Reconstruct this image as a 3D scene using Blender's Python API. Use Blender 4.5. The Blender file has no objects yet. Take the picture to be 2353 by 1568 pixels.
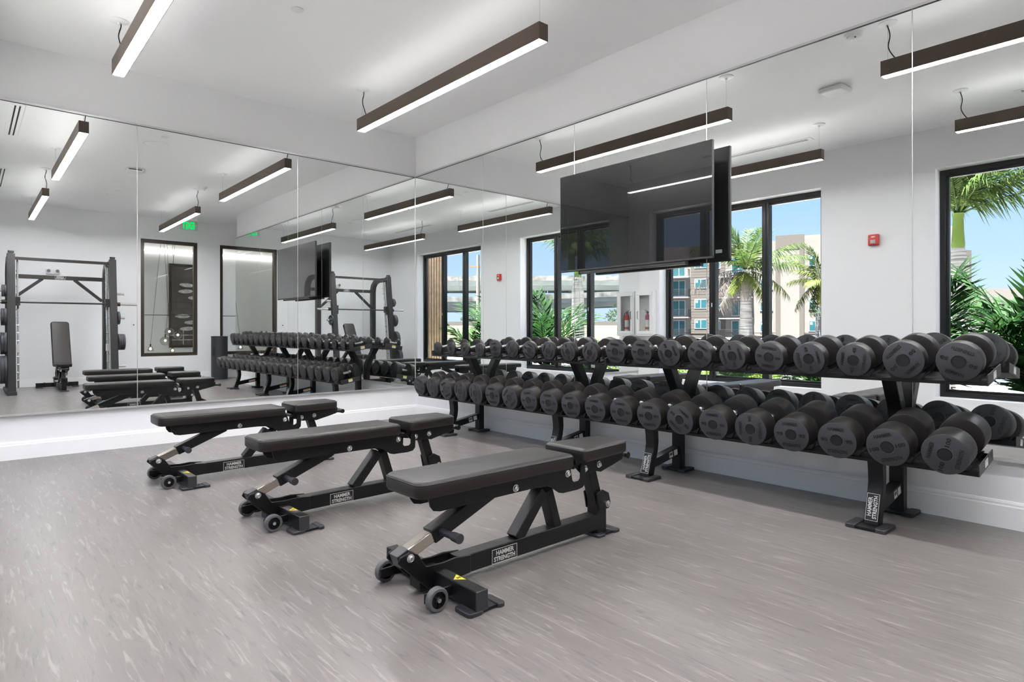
import bpy, math, random
from mathutils import Vector, Matrix
PI = math.pi
S = bpy.context.scene
COL = S.collection

# ------------------------------------------------------------------ camera
F, CX, CY = 1428.3143, 1164.54213, 758.1532
YAW, ROLL = 0.71739, -0.00109
cam_d = bpy.data.cameras.new('camera')
cam_d.sensor_fit = 'HORIZONTAL'; cam_d.sensor_width = 36.0
cam_d.lens = F / 2353 * 36.0
cam_d.shift_x = (1176.5 - CX) / 2353
cam_d.shift_y = -(784.0 - CY) / 2353
cam_d.clip_start = 0.02; cam_d.clip_end = 600
cam = bpy.data.objects.new('camera', cam_d); COL.objects.link(cam)
cam.location = (-4.00139, -6.20966, 1.01395)
fw = Vector((math.sin(YAW), math.cos(YAW), 0)); rt = Vector((math.cos(YAW), -math.sin(YAW), 0)); upv = Vector((0, 0, 1))
r2 = rt * math.cos(ROLL) + upv * math.sin(ROLL); u2 = upv * math.cos(ROLL) - rt * math.sin(ROLL)
cam.matrix_world = Matrix(((r2.x, u2.x, -fw.x, cam.location.x), (r2.y, u2.y, -fw.y, cam.location.y), (r2.z, u2.z, -fw.z, cam.location.z), (0, 0, 0, 1)))
S.camera = cam

SKY_FILL = 2.0
SKY_FILL_LOW = 1.6
# ------------------------------------------------------------------ sky, sun, exposure
w = bpy.data.worlds.new('sky'); S.world = w; w.use_nodes = True
nt = w.node_tree; nt.nodes.clear()
tc = nt.nodes.new('ShaderNodeTexCoord'); sx = nt.nodes.new('ShaderNodeSeparateXYZ'); cr = nt.nodes.new('ShaderNodeValToRGB')
bg = nt.nodes.new('ShaderNodeBackground'); wo = nt.nodes.new('ShaderNodeOutputWorld')
nt.links.new(tc.outputs['Generated'], sx.inputs[0]); nt.links.new(sx.outputs['Z'], cr.inputs[0])
nt.links.new(cr.outputs[0], bg.inputs[0]); nt.links.new(bg.outputs[0], wo.inputs[0])
e = cr.color_ramp.elements
e[0].position = 0.0; e[0].color = (0.62, 0.76, 0.98, 1)
e[1].position = 0.75; e[1].color = (0.16, 0.42, 0.86, 1)
m_ = cr.color_ramp.elements.new(0.22); m_.color = (0.33, 0.55, 0.94, 1)
bg.inputs[1].default_value = 0.70
# bright patches added high in the unseen sky, street side, to light the room
def mr(sock, a, b):
    n = nt.nodes.new('ShaderNodeMapRange'); n.interpolation_type = 'SMOOTHSTEP'; n.inputs['From Min'].default_value = a; n.inputs['From Max'].default_value = b
    nt.links.new(sock, n.inputs['Value']); return n.outputs[0]
hz = nt.nodes.new('ShaderNodeMath'); hz.operation = 'MULTIPLY'; nt.links.new(mr(sx.outputs['Z'], .76, .92), hz.inputs[0]); nt.links.new(mr(sx.outputs['X'], .35, -.15), hz.inputs[1])
h2 = nt.nodes.new('ShaderNodeMath'); h2.operation = 'MULTIPLY'; h2.inputs[1].default_value = SKY_FILL; nt.links.new(hz.outputs[0], h2.inputs[0])
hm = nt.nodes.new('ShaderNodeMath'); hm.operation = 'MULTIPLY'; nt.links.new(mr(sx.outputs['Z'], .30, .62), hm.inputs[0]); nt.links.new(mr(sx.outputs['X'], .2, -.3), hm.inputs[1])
h3 = nt.nodes.new('ShaderNodeMath'); h3.operation = 'MULTIPLY_ADD'; h3.inputs[1].default_value = SKY_FILL_LOW; nt.links.new(hm.outputs[0], h3.inputs[0]); nt.links.new(h2.outputs[0], h3.inputs[2]); h2 = h3
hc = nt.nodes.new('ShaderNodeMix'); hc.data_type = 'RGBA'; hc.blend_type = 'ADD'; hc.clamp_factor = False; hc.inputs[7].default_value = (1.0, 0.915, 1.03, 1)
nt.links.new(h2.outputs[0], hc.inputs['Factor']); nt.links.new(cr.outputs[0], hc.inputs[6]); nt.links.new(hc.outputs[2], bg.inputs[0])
sun_d = bpy.data.lights.new('sun', 'SUN'); sun_d.energy = 47.0; sun_d.angle = 0.009; sun_d.color = (1.0, 0.945, 0.96)
sun = bpy.data.objects.new('sun', sun_d); COL.objects.link(sun); sun.location = (20, 15, 40)
sun.rotation_euler = Vector((0.20, -0.05, 0.975)).to_track_quat('Z', 'Y').to_euler()
S.view_settings.view_transform = 'Standard'; S.view_settings.look = 'None'
S.view_settings.exposure = 1.08; S.view_settings.gamma = 1.0; S.view_settings.use_curve_mapping = False
cy = S.cycles
cy.use_denoising = True
cy.max_bounces = 10; cy.diffuse_bounces = 5; cy.glossy_bounces = 8; cy.transmission_bounces = 8; cy.transparent_max_bounces = 16
cy.sample_clamp_indirect = 6.0; cy.blur_glossy = 0.6
LAMP = 68.0      # radiance of the pendant diffusers
LAMP_UP = 1.5    # radiance of the uplight added on their tops to brighten the ceiling

# ------------------------------------------------------------------ materials
def lin(c):
    return tuple((x / 255 / 12.92) if x / 255 <= 0.04045 else ((x / 255 + 0.055) / 1.055) ** 2.4 for x in c)
def mat(name, col, rough=0.5, metal=0.0, spec=0.5, bump=0, bscale=200, var=0, vscale=6, emis=None, es=0, coat=0, coat_r=0.03, ior=1.5):
    m = bpy.data.materials.new(name); m.use_nodes = True
    n = m.node_tree.nodes; L = m.node_tree.links; b = n['Principled BSDF']
    b.inputs['Base Color'].default_value = (*col, 1); b.inputs['Roughness'].default_value = rough
    b.inputs['Metallic'].default_value = metal; b.inputs['Specular IOR Level'].default_value = spec; b.inputs['IOR'].default_value = ior
    if coat: b.inputs['Coat Weight'].default_value = coat; b.inputs['Coat Roughness'].default_value = coat_r
    if emis: b.inputs['Emission Color'].default_value = (*emis, 1); b.inputs['Emission Strength'].default_value = es
    if bump or var:
        t = n.new('ShaderNodeTexCoord')
    if bump:
        x = n.new('ShaderNodeTexNoise'); x.inputs['Scale'].default_value = bscale; x.inputs['Detail'].default_value = 3
        bp = n.new('ShaderNodeBump'); bp.inputs['Strength'].default_value = bump; bp.inputs['Distance'].default_value = 0.002
        L.new(t.outputs['Object'], x.inputs['Vector']); L.new(x.outputs['Fac'], bp.inputs['Height']); L.new(bp.outputs[0], b.inputs['Normal'])
    if var:
        x = n.new('ShaderNodeTexNoise'); x.inputs['Scale'].default_value = vscale; x.inputs['Detail'].default_value = 4
        r = n.new('ShaderNodeValToRGB'); L.new(t.outputs['Object'], x.inputs['Vector']); L.new(x.outputs['Fac'], r.inputs[0])
        r.color_ramp.elements[0].color = (*[max(0, c * (1 - var)) for c in col], 1); r.color_ramp.elements[1].color = (*[min(1, c * (1 + var)) for c in col], 1)
        r.color_ramp.elements[0].position = 0.3; r.color_ramp.elements[1].position = 0.7
        L.new(r.outputs[0], b.inputs['Base Color'])
    return m
def bare(name):
    m = bpy.data.materials.new(name); m.use_nodes = True; n = m.node_tree.nodes; n.clear()
    o = n.new('ShaderNodeOutputMaterial'); return m, n, m.node_tree.links, o
def emit(name, col, s):
    m, n, L, o = bare(name); x = n.new('ShaderNodeEmission'); x.inputs[0].default_value = (*col, 1); x.inputs[1].default_value = s
    L.new(x.outputs[0], o.inputs[0]); return m
def glass(name, tint=(1, 1, 1), refl=0.06, rough=0.0, fk=0.6):
    m, n, L, o = bare(name)
    t = n.new('ShaderNodeBsdfTransparent'); t.inputs[0].default_value = (*tint, 1)
    g = n.new('ShaderNodeBsdfGlossy'); g.inputs['Roughness'].default_value = rough
    lw = n.new('ShaderNodeLayerWeight'); lw.inputs[0].default_value = 0.12
    mu = n.new('ShaderNodeMath'); mu.operation = 'MULTIPLY_ADD'; mu.inputs[1].default_value = fk; mu.inputs[2].default_value = refl
    mx = n.new('ShaderNodeMixShader'); L.new(lw.outputs['Fresnel'], mu.inputs[0]); L.new(mu.outputs[0], mx.inputs[0])
    L.new(t.outputs[0], mx.inputs[1]); L.new(g.outputs[0], mx.inputs[2]); L.new(mx.outputs[0], o.inputs[0]); return m

M = {}
M['wall'] = mat('wall_paint', (0.80, 0.80, 0.81), 0.6, spec=0.3, bump=0.04, bscale=350)
M['ceil'] = mat('ceiling_paint', (0.92, 0.92, 0.925), 0.7, spec=0.2, bump=0.03, bscale=300)
M['trim'] = mat('white_semigloss', (0.88, 0.88, 0.88), 0.35)
M['white'] = mat('white_plastic', (0.80, 0.80, 0.80), 0.4)
M['black'] = mat('black_powdercoat', (0.0045, 0.0045, 0.005), 0.40, spec=0.36, bump=0.12, bscale=900)
M['frame'] = mat('black_aluminium', (0.005, 0.0053, 0.006), 0.32, spec=0.4)
M['bronze'] = mat('dark_bronze_frame', (0.040, 0.029, 0.019), 0.42, metal=0.3)
M['lamp'] = mat('bronze_anodised', (0.080, 0.058, 0.044), 0.42, metal=0.35)
M['rubber'] = mat('dumbbell_urethane', (0.034, 0.0335, 0.039), 0.55, spec=0.42, bump=0.10, bscale=500)
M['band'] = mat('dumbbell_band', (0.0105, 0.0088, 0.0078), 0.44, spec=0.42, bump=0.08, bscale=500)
M['saddle'] = mat('saddle_plastic', (0.010, 0.010, 0.0115), 0.4)
M['letter'] = mat('moulded_lettering', (0.0075, 0.0075, 0.0085), 0.5, spec=.3)
M['cap'] = mat('dumbbell_cap', (0.011, 0.011, 0.0125), 0.32, spec=.4)
M['ring'] = mat('cap_ring', (0.09, 0.09, 0.095), 0.3, metal=0.7)
M['groove'] = mat('dark_groove', (0.008, 0.008, 0.009), 0.6)
M['vinyl'] = mat('upholstery_vinyl', (0.0135, 0.0105, 0.0092), 0.42, spec=0.40, bump=0.18, bscale=420)
M['chrome'] = mat('chrome', (0.78, 0.78, 0.78), 0.16, metal=1)
M['knurl'] = mat('brushed_steel', (0.62, 0.61, 0.60), 0.3, metal=1)
M['dark'] = mat('charcoal_powdercoat', (0.019, 0.0172, 0.0162), 0.42, spec=0.4)
M['silver'] = mat('silver_print', (0.62, 0.60, 0.57), 0.35, metal=0.3)
M['zinc'] = mat('zinc_bolt', (0.66, 0.67, 0.68), 0.25, metal=0.9)
M['tele'] = mat('plated_bar', (0.55, 0.50, 0.45), 0.22, metal=1)
M['grey'] = mat('grey_rubber', (0.085, 0.085, 0.09), 0.55)
M['dgrey'] = mat('dark_grey_plastic', (0.024, 0.0245, 0.028), 0.45)
M['yellow'] = mat('yellow_sticker', (0.85, 0.66, 0.02), 0.5)
M['orange'] = mat('orange_sticker', (0.75, 0.22, 0.05), 0.5)
M['paper'] = mat('label_paper', (0.78, 0.78, 0.76), 0.5)
M['ink'] = mat('printed_ink', (0.05, 0.05, 0.05), 0.6)
M['red'] = mat('alarm_red', (0.36, 0.014, 0.010), 0.3)
M['tvback'] = mat('tv_back', (0.016, 0.016, 0.0155), 0.45)
M['screen'] = mat('tv_screen', (0.003, 0.003, 0.0033), 0.2, spec=0.15, coat=0.9, coat_r=0.012, ior=1.5)
M['alu'] = mat('aluminium_edge', (0.60, 0.60, 0.60), 0.3, metal=0.6)
M['diff'] = emit('lamp_diffuser', (0.985, 0.965, 0.99), LAMP)
M['upfill'] = emit('added_uplight_glow', (1.0, 0.98, 0.96), LAMP_UP)
M['green'] = emit('exit_green', (0.0, 1.0, 0.16), 0.45)
M['cove'] = emit('cove_strip', (1.0, 0.95, 0.90), 12.0)
M['bulb'] = emit('small_bulb', (1.0, 0.82, 0.55), 12.0)
M['pane'] = glass('window_glass', (0.975, 0.985, 0.98), 0.0, fk=0.12)
M['lobbypane'] = glass('lobby_glass', (0.93, 0.94, 0.93), 0.02)
M['smoke'] = glass('smoked_globe', (0.80, 0.80, 0.79), 0.10)
M['clear'] = glass('clear_acrylic', (0.97, 0.97, 0.97), 0.05)
def mirror_mat():
    m, n, L, o = bare('mirror_silver'); g = n.new('ShaderNodeBsdfGlossy'); g.inputs['Roughness'].default_value = 0.0
    g.inputs['Color'].default_value = (0.875, 0.90, 0.89, 1); L.new(g.outputs[0], o.inputs[0]); return m
M['mirror'] = mirror_mat()
def floor_mat():
    m = bpy.data.materials.new('streaked_vinyl'); m.use_nodes = True; n = m.node_tree.nodes; L = m.node_tree.links; b = n['Principled BSDF']
    t = n.new('ShaderNodeTexCoord')
    def streak(sx, sy, detail, seed, dist):
        mp = n.new('ShaderNodeMapping'); mp.inputs['Scale'].default_value = (sx, sy, 1); mp.inputs['Location'].default_value = (seed, seed * 1.7, 0)
        x = n.new('ShaderNodeTexNoise'); x.inputs['Scale'].default_value = 1; x.inputs['Detail'].default_value = detail
        x.inputs['Roughness'].default_value = 0.55; x.inputs['Distortion'].default_value = dist
        L.new(t.outputs['Object'], mp.inputs[0]); L.new(mp.outputs[0], x.inputs['Vector']); return x
    def ramp(x, p0, p1):
        r = n.new('ShaderNodeMapRange'); r.inputs['From Min'].default_value = p0; r.inputs['From Max'].default_value = p1; r.clamp = True
        L.new(x.outputs['Fac'], r.inputs['Value']); return r
    a = ramp(streak(46, 4.6, 4, 3.1, 1.1), 0.56, 0.70)      # pale flecks
    d = ramp(streak(52, 5.0, 4, 17.3, 1.1), 0.56, 0.72)     # dark flecks
    c = ramp(streak(9, 1.1, 4, 8.8, 0.4), 0.35, 0.68)       # broad tone
    fine = ramp(streak(90, 7, 2, 40.2, 0.5), 0.3, 0.7)
    def mix(f, A, B, k):
        x = n.new('ShaderNodeMix'); x.data_type = 'RGBA'
        if k != 1:
            mm = n.new('ShaderNodeMath'); mm.operation = 'MULTIPLY'; mm.inputs[1].default_value = k; L.new(f.outputs[0], mm.inputs[0]); f = mm
        L.new(f.outputs[0], x.inputs['Factor'])
        for v, i in ((A, 6), (B, 7)):
            if isinstance(v, tuple): x.inputs[i].default_value = (*v, 1)
            else: L.new(v.outputs[2], x.inputs[i])
        return x
    k = mix(c, (0.150, 0.136, 0.128), (0.182, 0.166, 0.156), 1)
    k = mix(fine, k, (0.142, 0.130, 0.123), 0.25)
    k = mix(a, k, (0.36, 0.332, 0.306), 0.5)
    k = mix(d, k, (0.075, 0.072, 0.072), 0.62)
    L.new(k.outputs[2], b.inputs['Base Color'])
    b.inputs['Roughness'].default_value = 0.33; b.inputs['Specular IOR Level'].default_value = 0.45
    x = n.new('ShaderNodeTexNoise'); x.inputs['Scale'].default_value = 60; bp = n.new('ShaderNodeBump'); bp.inputs['Strength'].default_value = 0.05; bp.inputs['Distance'].default_value = 0.002
    L.new(t.outputs['Object'], x.inputs['Vector']); L.new(x.outputs['Fac'], bp.inputs['Height']); L.new(bp.outputs[0], b.inputs['Normal'])
    return m
M['floor'] = floor_mat()

# ------------------------------------------------------------------ mesh building
class G:
    def __init__(s): s.v = []; s.f = []; s.m = []
    def add(s, vs, fs, m=0, X=None):
        o = len(s.v)
        s.v += [tuple(X @ Vector(p)) if X else tuple(p) for p in vs]
        s.f += [tuple(i + o for i in f) for f in fs]; s.m += [m] * len(fs); return s
    def box(s, x0, x1, y0, y1, z0, z1, m=0, X=None):
        v = [(x, y, z) for z in (z0, z1) for y in (y0, y1) for x in (x0, x1)]
        return s.add(v, [(0, 2, 3, 1), (4, 5, 7, 6), (0, 1, 5, 4), (2, 6, 7, 3), (0, 4, 6, 2), (1, 3, 7, 5)], m, X)
    def prism(s, poly, axis, a, b, m=0, X=None):
        def P(u, v, t): return {'x': (t, u, v), 'y': (u, t, v), 'z': (u, v, t)}[axis]
        n = len(poly); vs = [P(u, v, a) for u, v in poly] + [P(u, v, b) for u, v in poly]
        fs = [tuple(range(n))[::-1], tuple(range(n, 2 * n))] + [(i, (i + 1) % n, n + (i + 1) % n, n + i) for i in range(n)]
        return s.add(vs, fs, m, X)
    def beam(s, p0, p1, w, h, side=(0, 1, 0), m=0, X=None, up=None):
        p0, p1, sd = Vector(p0), Vector(p1), Vector(side).normalized()
        d = (p1 - p0).normalized(); nn = d.cross(sd).normalized()
        if up is not None: nn = Vector(up).normalized()
        vs = [p + sd * (w / 2 * a) + nn * (h / 2 * b) for p in (p0, p1) for a, b in ((-1, -1), (1, -1), (1, 1), (-1, 1))]
        return s.add(vs, [(0, 1, 2, 3), (7, 6, 5, 4), (0, 4, 5, 1), (1, 5, 6, 2), (2, 6, 7, 3), (3, 7, 4, 0)], m, X)
    def tube(s, pts, r, n=10, m=0, X=None, caps=True, closed=False):
        pts = [Vector(p) for p in pts]; k = len(pts); rs = r if isinstance(r, (list, tuple)) else [r] * k
        vs = []; prev = None
        for i, p in enumerate(pts):
            a = pts[(i - 1) % k] if (i > 0 or closed) else p; b = pts[(i + 1) % k] if (i < k - 1 or closed) else p
            t = (b - a).normalized()
            if prev is None:
                u = t.orthogonal().normalized()
            else:
                u = (prev - t * prev.dot(t)).normalized()
            prev = u; v = t.cross(u)
            vs += [p + (u * math.cos(2 * PI * j / n) + v * math.sin(2 * PI * j / n)) * rs[i] for j in range(n)]
        fs = []
        for i in range(k if closed else k - 1):
            i2 = (i + 1) % k
            fs += [(i * n + j, i * n + (j + 1) % n, i2 * n + (j + 1) % n, i2 * n + j) for j in range(n)]
        if caps and not closed: fs += [tuple(range(n))[::-1], tuple(range((k - 1) * n, k * n))]
        return s.add(vs, fs, m, X)
    def cyl(s, p0, p1, r0, r1=None, n=20, m=0, X=None): return s.tube([p0, p1], [r0, r0 if r1 is None else r1], n, m, X)
    def lathe(s, prof, n=32, m=0, X=None, mats=None):
        # prof: (r, h), axis z
        rings = []; vs = []
        for r, h in prof:
            if r < 1e-6: rings.append([len(vs)]); vs.append((0, 0, h))
            else: rings.append(list(range(len(vs), len(vs) + n))); vs += [(r * math.cos(2 * PI * j / n), r * math.sin(2 * PI * j / n), h) for j in range(n)]
        for i in range(len(rings) - 1):
            A, B = rings[i], rings[i + 1]; fs = []
            for j in range(n):
                j2 = (j + 1) % n
                if len(A) == 1 and len(B) == 1: continue
                if len(A) == 1: fs.append((A[0], B[j2], B[j]))
                elif len(B) == 1: fs.append((A[j], A[j2], B[0]))
                else: fs.append((A[j], A[j2], B[j2], B[j]))
            off = len(s.v); s.f += [tuple(q + off for q in f) for f in fs]; s.m += [mats[i] if mats else m] * len(fs)
        s.v += [tuple(X @ Vector(p)) if X else p for p in vs]; return s
    def sphere(s, c, r, n=16, k=10, m=0, sc=(1, 1, 1)):
        X = Matrix.Translation(c) @ Matrix.Diagonal((*sc, 1))
        return s.lathe([(r * math.sin(PI * i / k) if 0 < i < k else 0, -r * math.cos(PI * i / k)) for i in range(k + 1)], n, m, X)
def mesh(name, g, mats, ang=35):
    me = bpy.data.meshes.new(name); me.from_pydata(g.v, [], g.f)
    for m in (mats if isinstance(mats, (list, tuple)) else [mats]): me.materials.append(M[m] if isinstance(m, str) else m)
    me.polygons.foreach_set('material_index', g.m)
    me.polygons.foreach_set('use_smooth', [True] * len(g.f)); me.update()
    me.set_sharp_from_angle(angle=math.radians(ang)); return me
def put(name, me, parent=None, loc=None, rot=None, bevel=0, segs=2):
    o = bpy.data.objects.new(name, me); COL.objects.link(o)
    if parent: o.parent = parent
    if loc: o.location = loc
    if rot: o.rotation_euler = rot
    if bevel:
        b = o.modifiers.new('bevel', 'BEVEL'); b.width = bevel; b.segments = segs; b.limit_method = 'ANGLE'; b.angle_limit = math.radians(40)
    return o
def obj(name, g, mats, parent=None, bevel=0, loc=None, rot=None, ang=35, segs=2): return put(name, mesh(name, g, mats, ang), parent, loc, rot, bevel, segs)
def tag(o, label, cat, group=None, kind=None):
    o['label'] = label; o['category'] = cat
    if group: o['group'] = group
    if kind: o['kind'] = kind
    return o
def thing(name, label, cat, loc=(0, 0, 0), rz=0, group=None):
    o = bpy.data.objects.new(name, None); COL.objects.link(o); o.empty_display_size = 0.1
    o.location = loc; o.rotation_euler = (0, 0, rz); return tag(o, label, cat, group)
def struct(name, g, mats, bevel=0, parent=None, ang=35):
    o = obj(name, g, mats, parent, bevel, ang=ang)
    if not parent: o['kind'] = 'structure'
    return o
def dup(root, loc=None, rot=None, label=None):
    r = root.copy(); COL.objects.link(r)
    if loc is not None: r.location = loc
    if rot is not None: r.rotation_euler = rot
    if label: r['label'] = label
    def rec(a, b):
        for ch in list(a.children):
            c = ch.copy(); COL.objects.link(c); c.parent = b; rec(ch, c)
    rec(root, r); return r
_tx = {}
def text(s, bold=0.0):
    """letters as solid unit-height geometry centred on the origin in the xy plane (z 0..1)"""
    if (s, bold) in _tx: return _tx[(s, bold)]
    c = bpy.data.curves.new('lettering', 'FONT'); c.body = s; c.size = 1; c.extrude = 0.5; c.offset = bold; c.resolution_u = 2
    o = bpy.data.objects.new('lettering', c); me = o.to_mesh()
    vs = [tuple(v.co) for v in me.vertices]; fs = [tuple(p.vertices) for p in me.polygons]
    o.to_mesh_clear(); bpy.data.objects.remove(o); bpy.data.curves.remove(c)
    x0, x1 = min(v[0] for v in vs), max(v[0] for v in vs); y0, y1 = min(v[1] for v in vs), max(v[1] for v in vs); h = y1 - y0
    vs = [((v[0] - (x0 + x1) / 2) / h, (v[1] - (y0 + y1) / 2) / h, v[2] + 0.5) for v in vs]
    _tx[(s, bold)] = (vs, fs, (x1 - x0) / h); return _tx[(s, bold)]
def put_text(g, s, height, width, depth, X, m, bold=0.03):
    vs, fs, asp = text(s, bold); k = width / asp if width else height
    g.add([(v[0] * k, v[1] * height, v[2] * depth) for v in vs], fs, m, X)
def rounded(x0, x1, y0, y1, r, n=5):
    if not isinstance(r, (list, tuple)): r = [r] * 4
    out = []
    for (cx, cy, a, q) in ((x1, y1, 0, 0), (x0, y1, 90, 1), (x0, y0, 180, 2), (x1, y0, 270, 3)):
        R = max(r[q], 1e-4); ox = cx - R if cx == x1 else cx + R; oy = cy - R if cy == y1 else cy + R
        out += [(ox + R * math.cos(math.radians(a + 90 * i / n)), oy + R * math.sin(math.radians(a + 90 * i / n))) for i in range(n + 1)]
    return out

# ------------------------------------------------------------------ the room
H, XW, YL, YB = 3.272, -4.284, -7.84, -6.42      # ceiling, window wall, far wall, end of the mirrored wall
XE = 2.5
W1 = (-2.875, -0.43); W2 = (-6.555, -4.112); ZS, ZH = 0.246, 2.822
struct('floor', G().box(-4.56, XE + .15, -8.0, .15, -.12, 0), 'floor')
struct('ceiling', G().box(-4.56, XE + .15, -8.0, .15, H, H + .2), 'ceil')
struct('wall_left', G().box(-4.56, .15, 0, .15, 0, H), 'wall')
struct('wall_right', G().box(0, .15, YB, 0, 0, H), 'wall')
struct('wall_passage', G().box(.15, XE, YB, YB + .15, 0, H), 'wall')
struct('wall_end', G().box(XE, XE + .15, YL, YB + .15, 0, H), 'wall')
g = G()
for y0, y1 in ((-8.0, W2[0]), (W2[1], W1[0]), (W1[1], 0)): g.box(-4.555, XW, y0, y1, 0, H)
for a in (W1, W2): g.box(-4.555, XW, a[0], a[1], 0, ZS); g.box(-4.555, XW, a[0], a[1], ZH, H)
struct('wall_window', g, 'wall')
D3 = (-1.38, -.34); D4 = (.10, 1.12); DZ = (.49, 2.83)
g = G()
for x0, x1 in ((XW, D3[0]), (D3[1], D4[0]), (D4[1], XE)): g.box(x0, x1, -8.0, YL, 0, H)
for a in (D3, D4): g.box(a[0], a[1], -8.0, YL, 0, DZ[0]); g.box(a[0], a[1], -8.0, YL, DZ[1], H)
struct('wall_back', g, 'wall')
def ring(g, axis, a0, a1, z0, z1, wd, t0, t1, m=0):
    for (p0, p1, q0, q1) in ((a0, a1, z0, z0 + wd), (a0, a1, z1 - wd, z1), (a0, a0 + wd, z0 + wd, z1 - wd), (a1 - wd, a1, z0 + wd, z1 - wd)):
        if axis == 'x': g.box(t0, t1, p0, p1, q0, q1, m)
        else: g.box(p0, p1, t0, t1, q0, q1, m)
    return g
for i, (y0, y1) in enumerate((W1, W2)):
    g = ring(G(), 'x', y0, y1, ZS, ZH, .055, -4.55, -4.452); ring(g, 'x', y0 + .05, y1 - .05, ZS + .05, ZH - .05, .035, -4.535, -4.478)
    fr = struct('window_%d' % (i + 1), g, 'frame', .003)
    fr['label'] = 'tall three-light black framed window nearest the mirrored end wall' if i == 0 else 'tall three-light black framed window at the camera end'
    t = (y1 - y0) / 3
    for k in (1, 2):
        c = y0 + t * k; g = G().box(-4.55, -4.452, c - .05, c + .05, ZS + .05, ZH - .05).box(-4.46, -4.44, c - .012, c + .012, ZS + .05, ZH - .05)
        obj('mullion', g, 'frame', fr, .003)
    for k in range(3): obj('pane', G().box(-4.511, -4.505, y0 + t * k + .045, y0 + t * (k + 1) - .045, ZS + .08, ZH - .08), 'pane', fr)
    obj('latch', G().box(-4.452, -4.436, y0 + t * (2 if i == 0 else 1) - .008, y0 + t * (2 if i == 0 else 1) + .008, 1.35, 1.41), 'silver', fr)
for i, (x0, x1) in enumerate((D3, D4)):
    g = ring(G(), 'y', x0, x1, *DZ, .066, YL - .12, YL - .03)
    fr = struct('window_%d' % (i + 3), g, 'bronze', .003)
    obj('pane', G().box(x0 + .06, x1 - .06, YL - .085, YL - .077, DZ[0] + .06, DZ[1] - .06), 'lobbypane', fr)
prof = [(0, 0), (.016, 0), (.016, .112), (.0125, .118), (.0125, .128), (.008, .140), (0, .140)]
struct('baseboard_left', G().prism([(-d, z) for d, z in prof], 'x', XW, 0), 'trim', ang=20)
struct('baseboard_right', G().prism([(-d, z) for d, z in prof], 'y', YB, -.016), 'trim', ang=20)
struct('baseboard_window', G().prism([(XW + d, z) for d, z in prof], 'y', YL, -.016), 'trim', ang=20)
struct('baseboard_back', G().prism([(YL + d, z) for d, z in prof], 'x', XW + .016, XE), 'trim', ang=20)

# wall mirrors: separate sheets in thin metal channels
ZM0, ZM1 = .358, 2.796
la = ['tall wall mirror sheet at the left edge of the left wall, showing the rack machine', 'middle tall mirror sheet of the left wall, showing three benches',
      'tall mirror sheet of the left wall that meets the room corner']
for (x0, x1), lb in zip(((XW, -2.870), (-2.870, -1.440), (-1.440, -.031)), la):
    tag(obj('wall_mirror', G().box(x0 + .003, x1 - .003, -.030, -.004, ZM0, ZM1, 0), ['mirror']), lb, 'mirror', 'mirror sheets lining the left wall')
lb_ = ['narrow looking tall mirror sheet of the right wall that meets the room corner', 'second mirror sheet of the right wall from the corner, left of the television',
       'mirror sheet of the right wall directly behind the television', 'mirror sheet of the right wall just right of the television, showing a red alarm',
       'mirror sheet at the right end of the right wall, above the heaviest dumbbells']
ys = (0, -1.292, -2.548, -3.818, -5.089, YB)
for i, lb in enumerate(lb_):
    tag(obj('wall_mirror', G().box(-.030, -.004, ys[i + 1] + .003, ys[i] - (.003 if i else .0), ZM0, ZM1, 0), ['mirror']), lb, 'mirror', 'mirror sheets lining the right wall')
g = G()
for z0, z1 in ((ZM1, ZM1 + .016), (ZM0 - .014, ZM0)): g.box(XW, -.034, -.036, 0, z0, z1)
g.box(XW, -.034, -.0365, -.030, ZM1 - .004, ZM1 - .0005, 1)
for x in (-2.870, -1.440): g.box(x - .002, x + .002, -.0308, -.003, ZM0, ZM1, 0)
struct('trim_1', g, ['alu', 'dgrey'])
g = G()
for z0, z1 in ((ZM1, ZM1 + .016), (ZM0 - .014, ZM0)): g.box(-.036, 0, YB, 0, z0, z1)
g.box(-.0365, -.030, YB, -.036, ZM1 - .004, ZM1 - .0005, 1)
for y in ys[1:5]: g.box(-.0308, -.003, y - .002, y + .002, ZM0, ZM1, 0)
g.box(-.034, -.030, -.034, -.030, ZM0, ZM1, 0)
struct('trim_2', g, ['alu', 'dgrey'])

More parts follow.
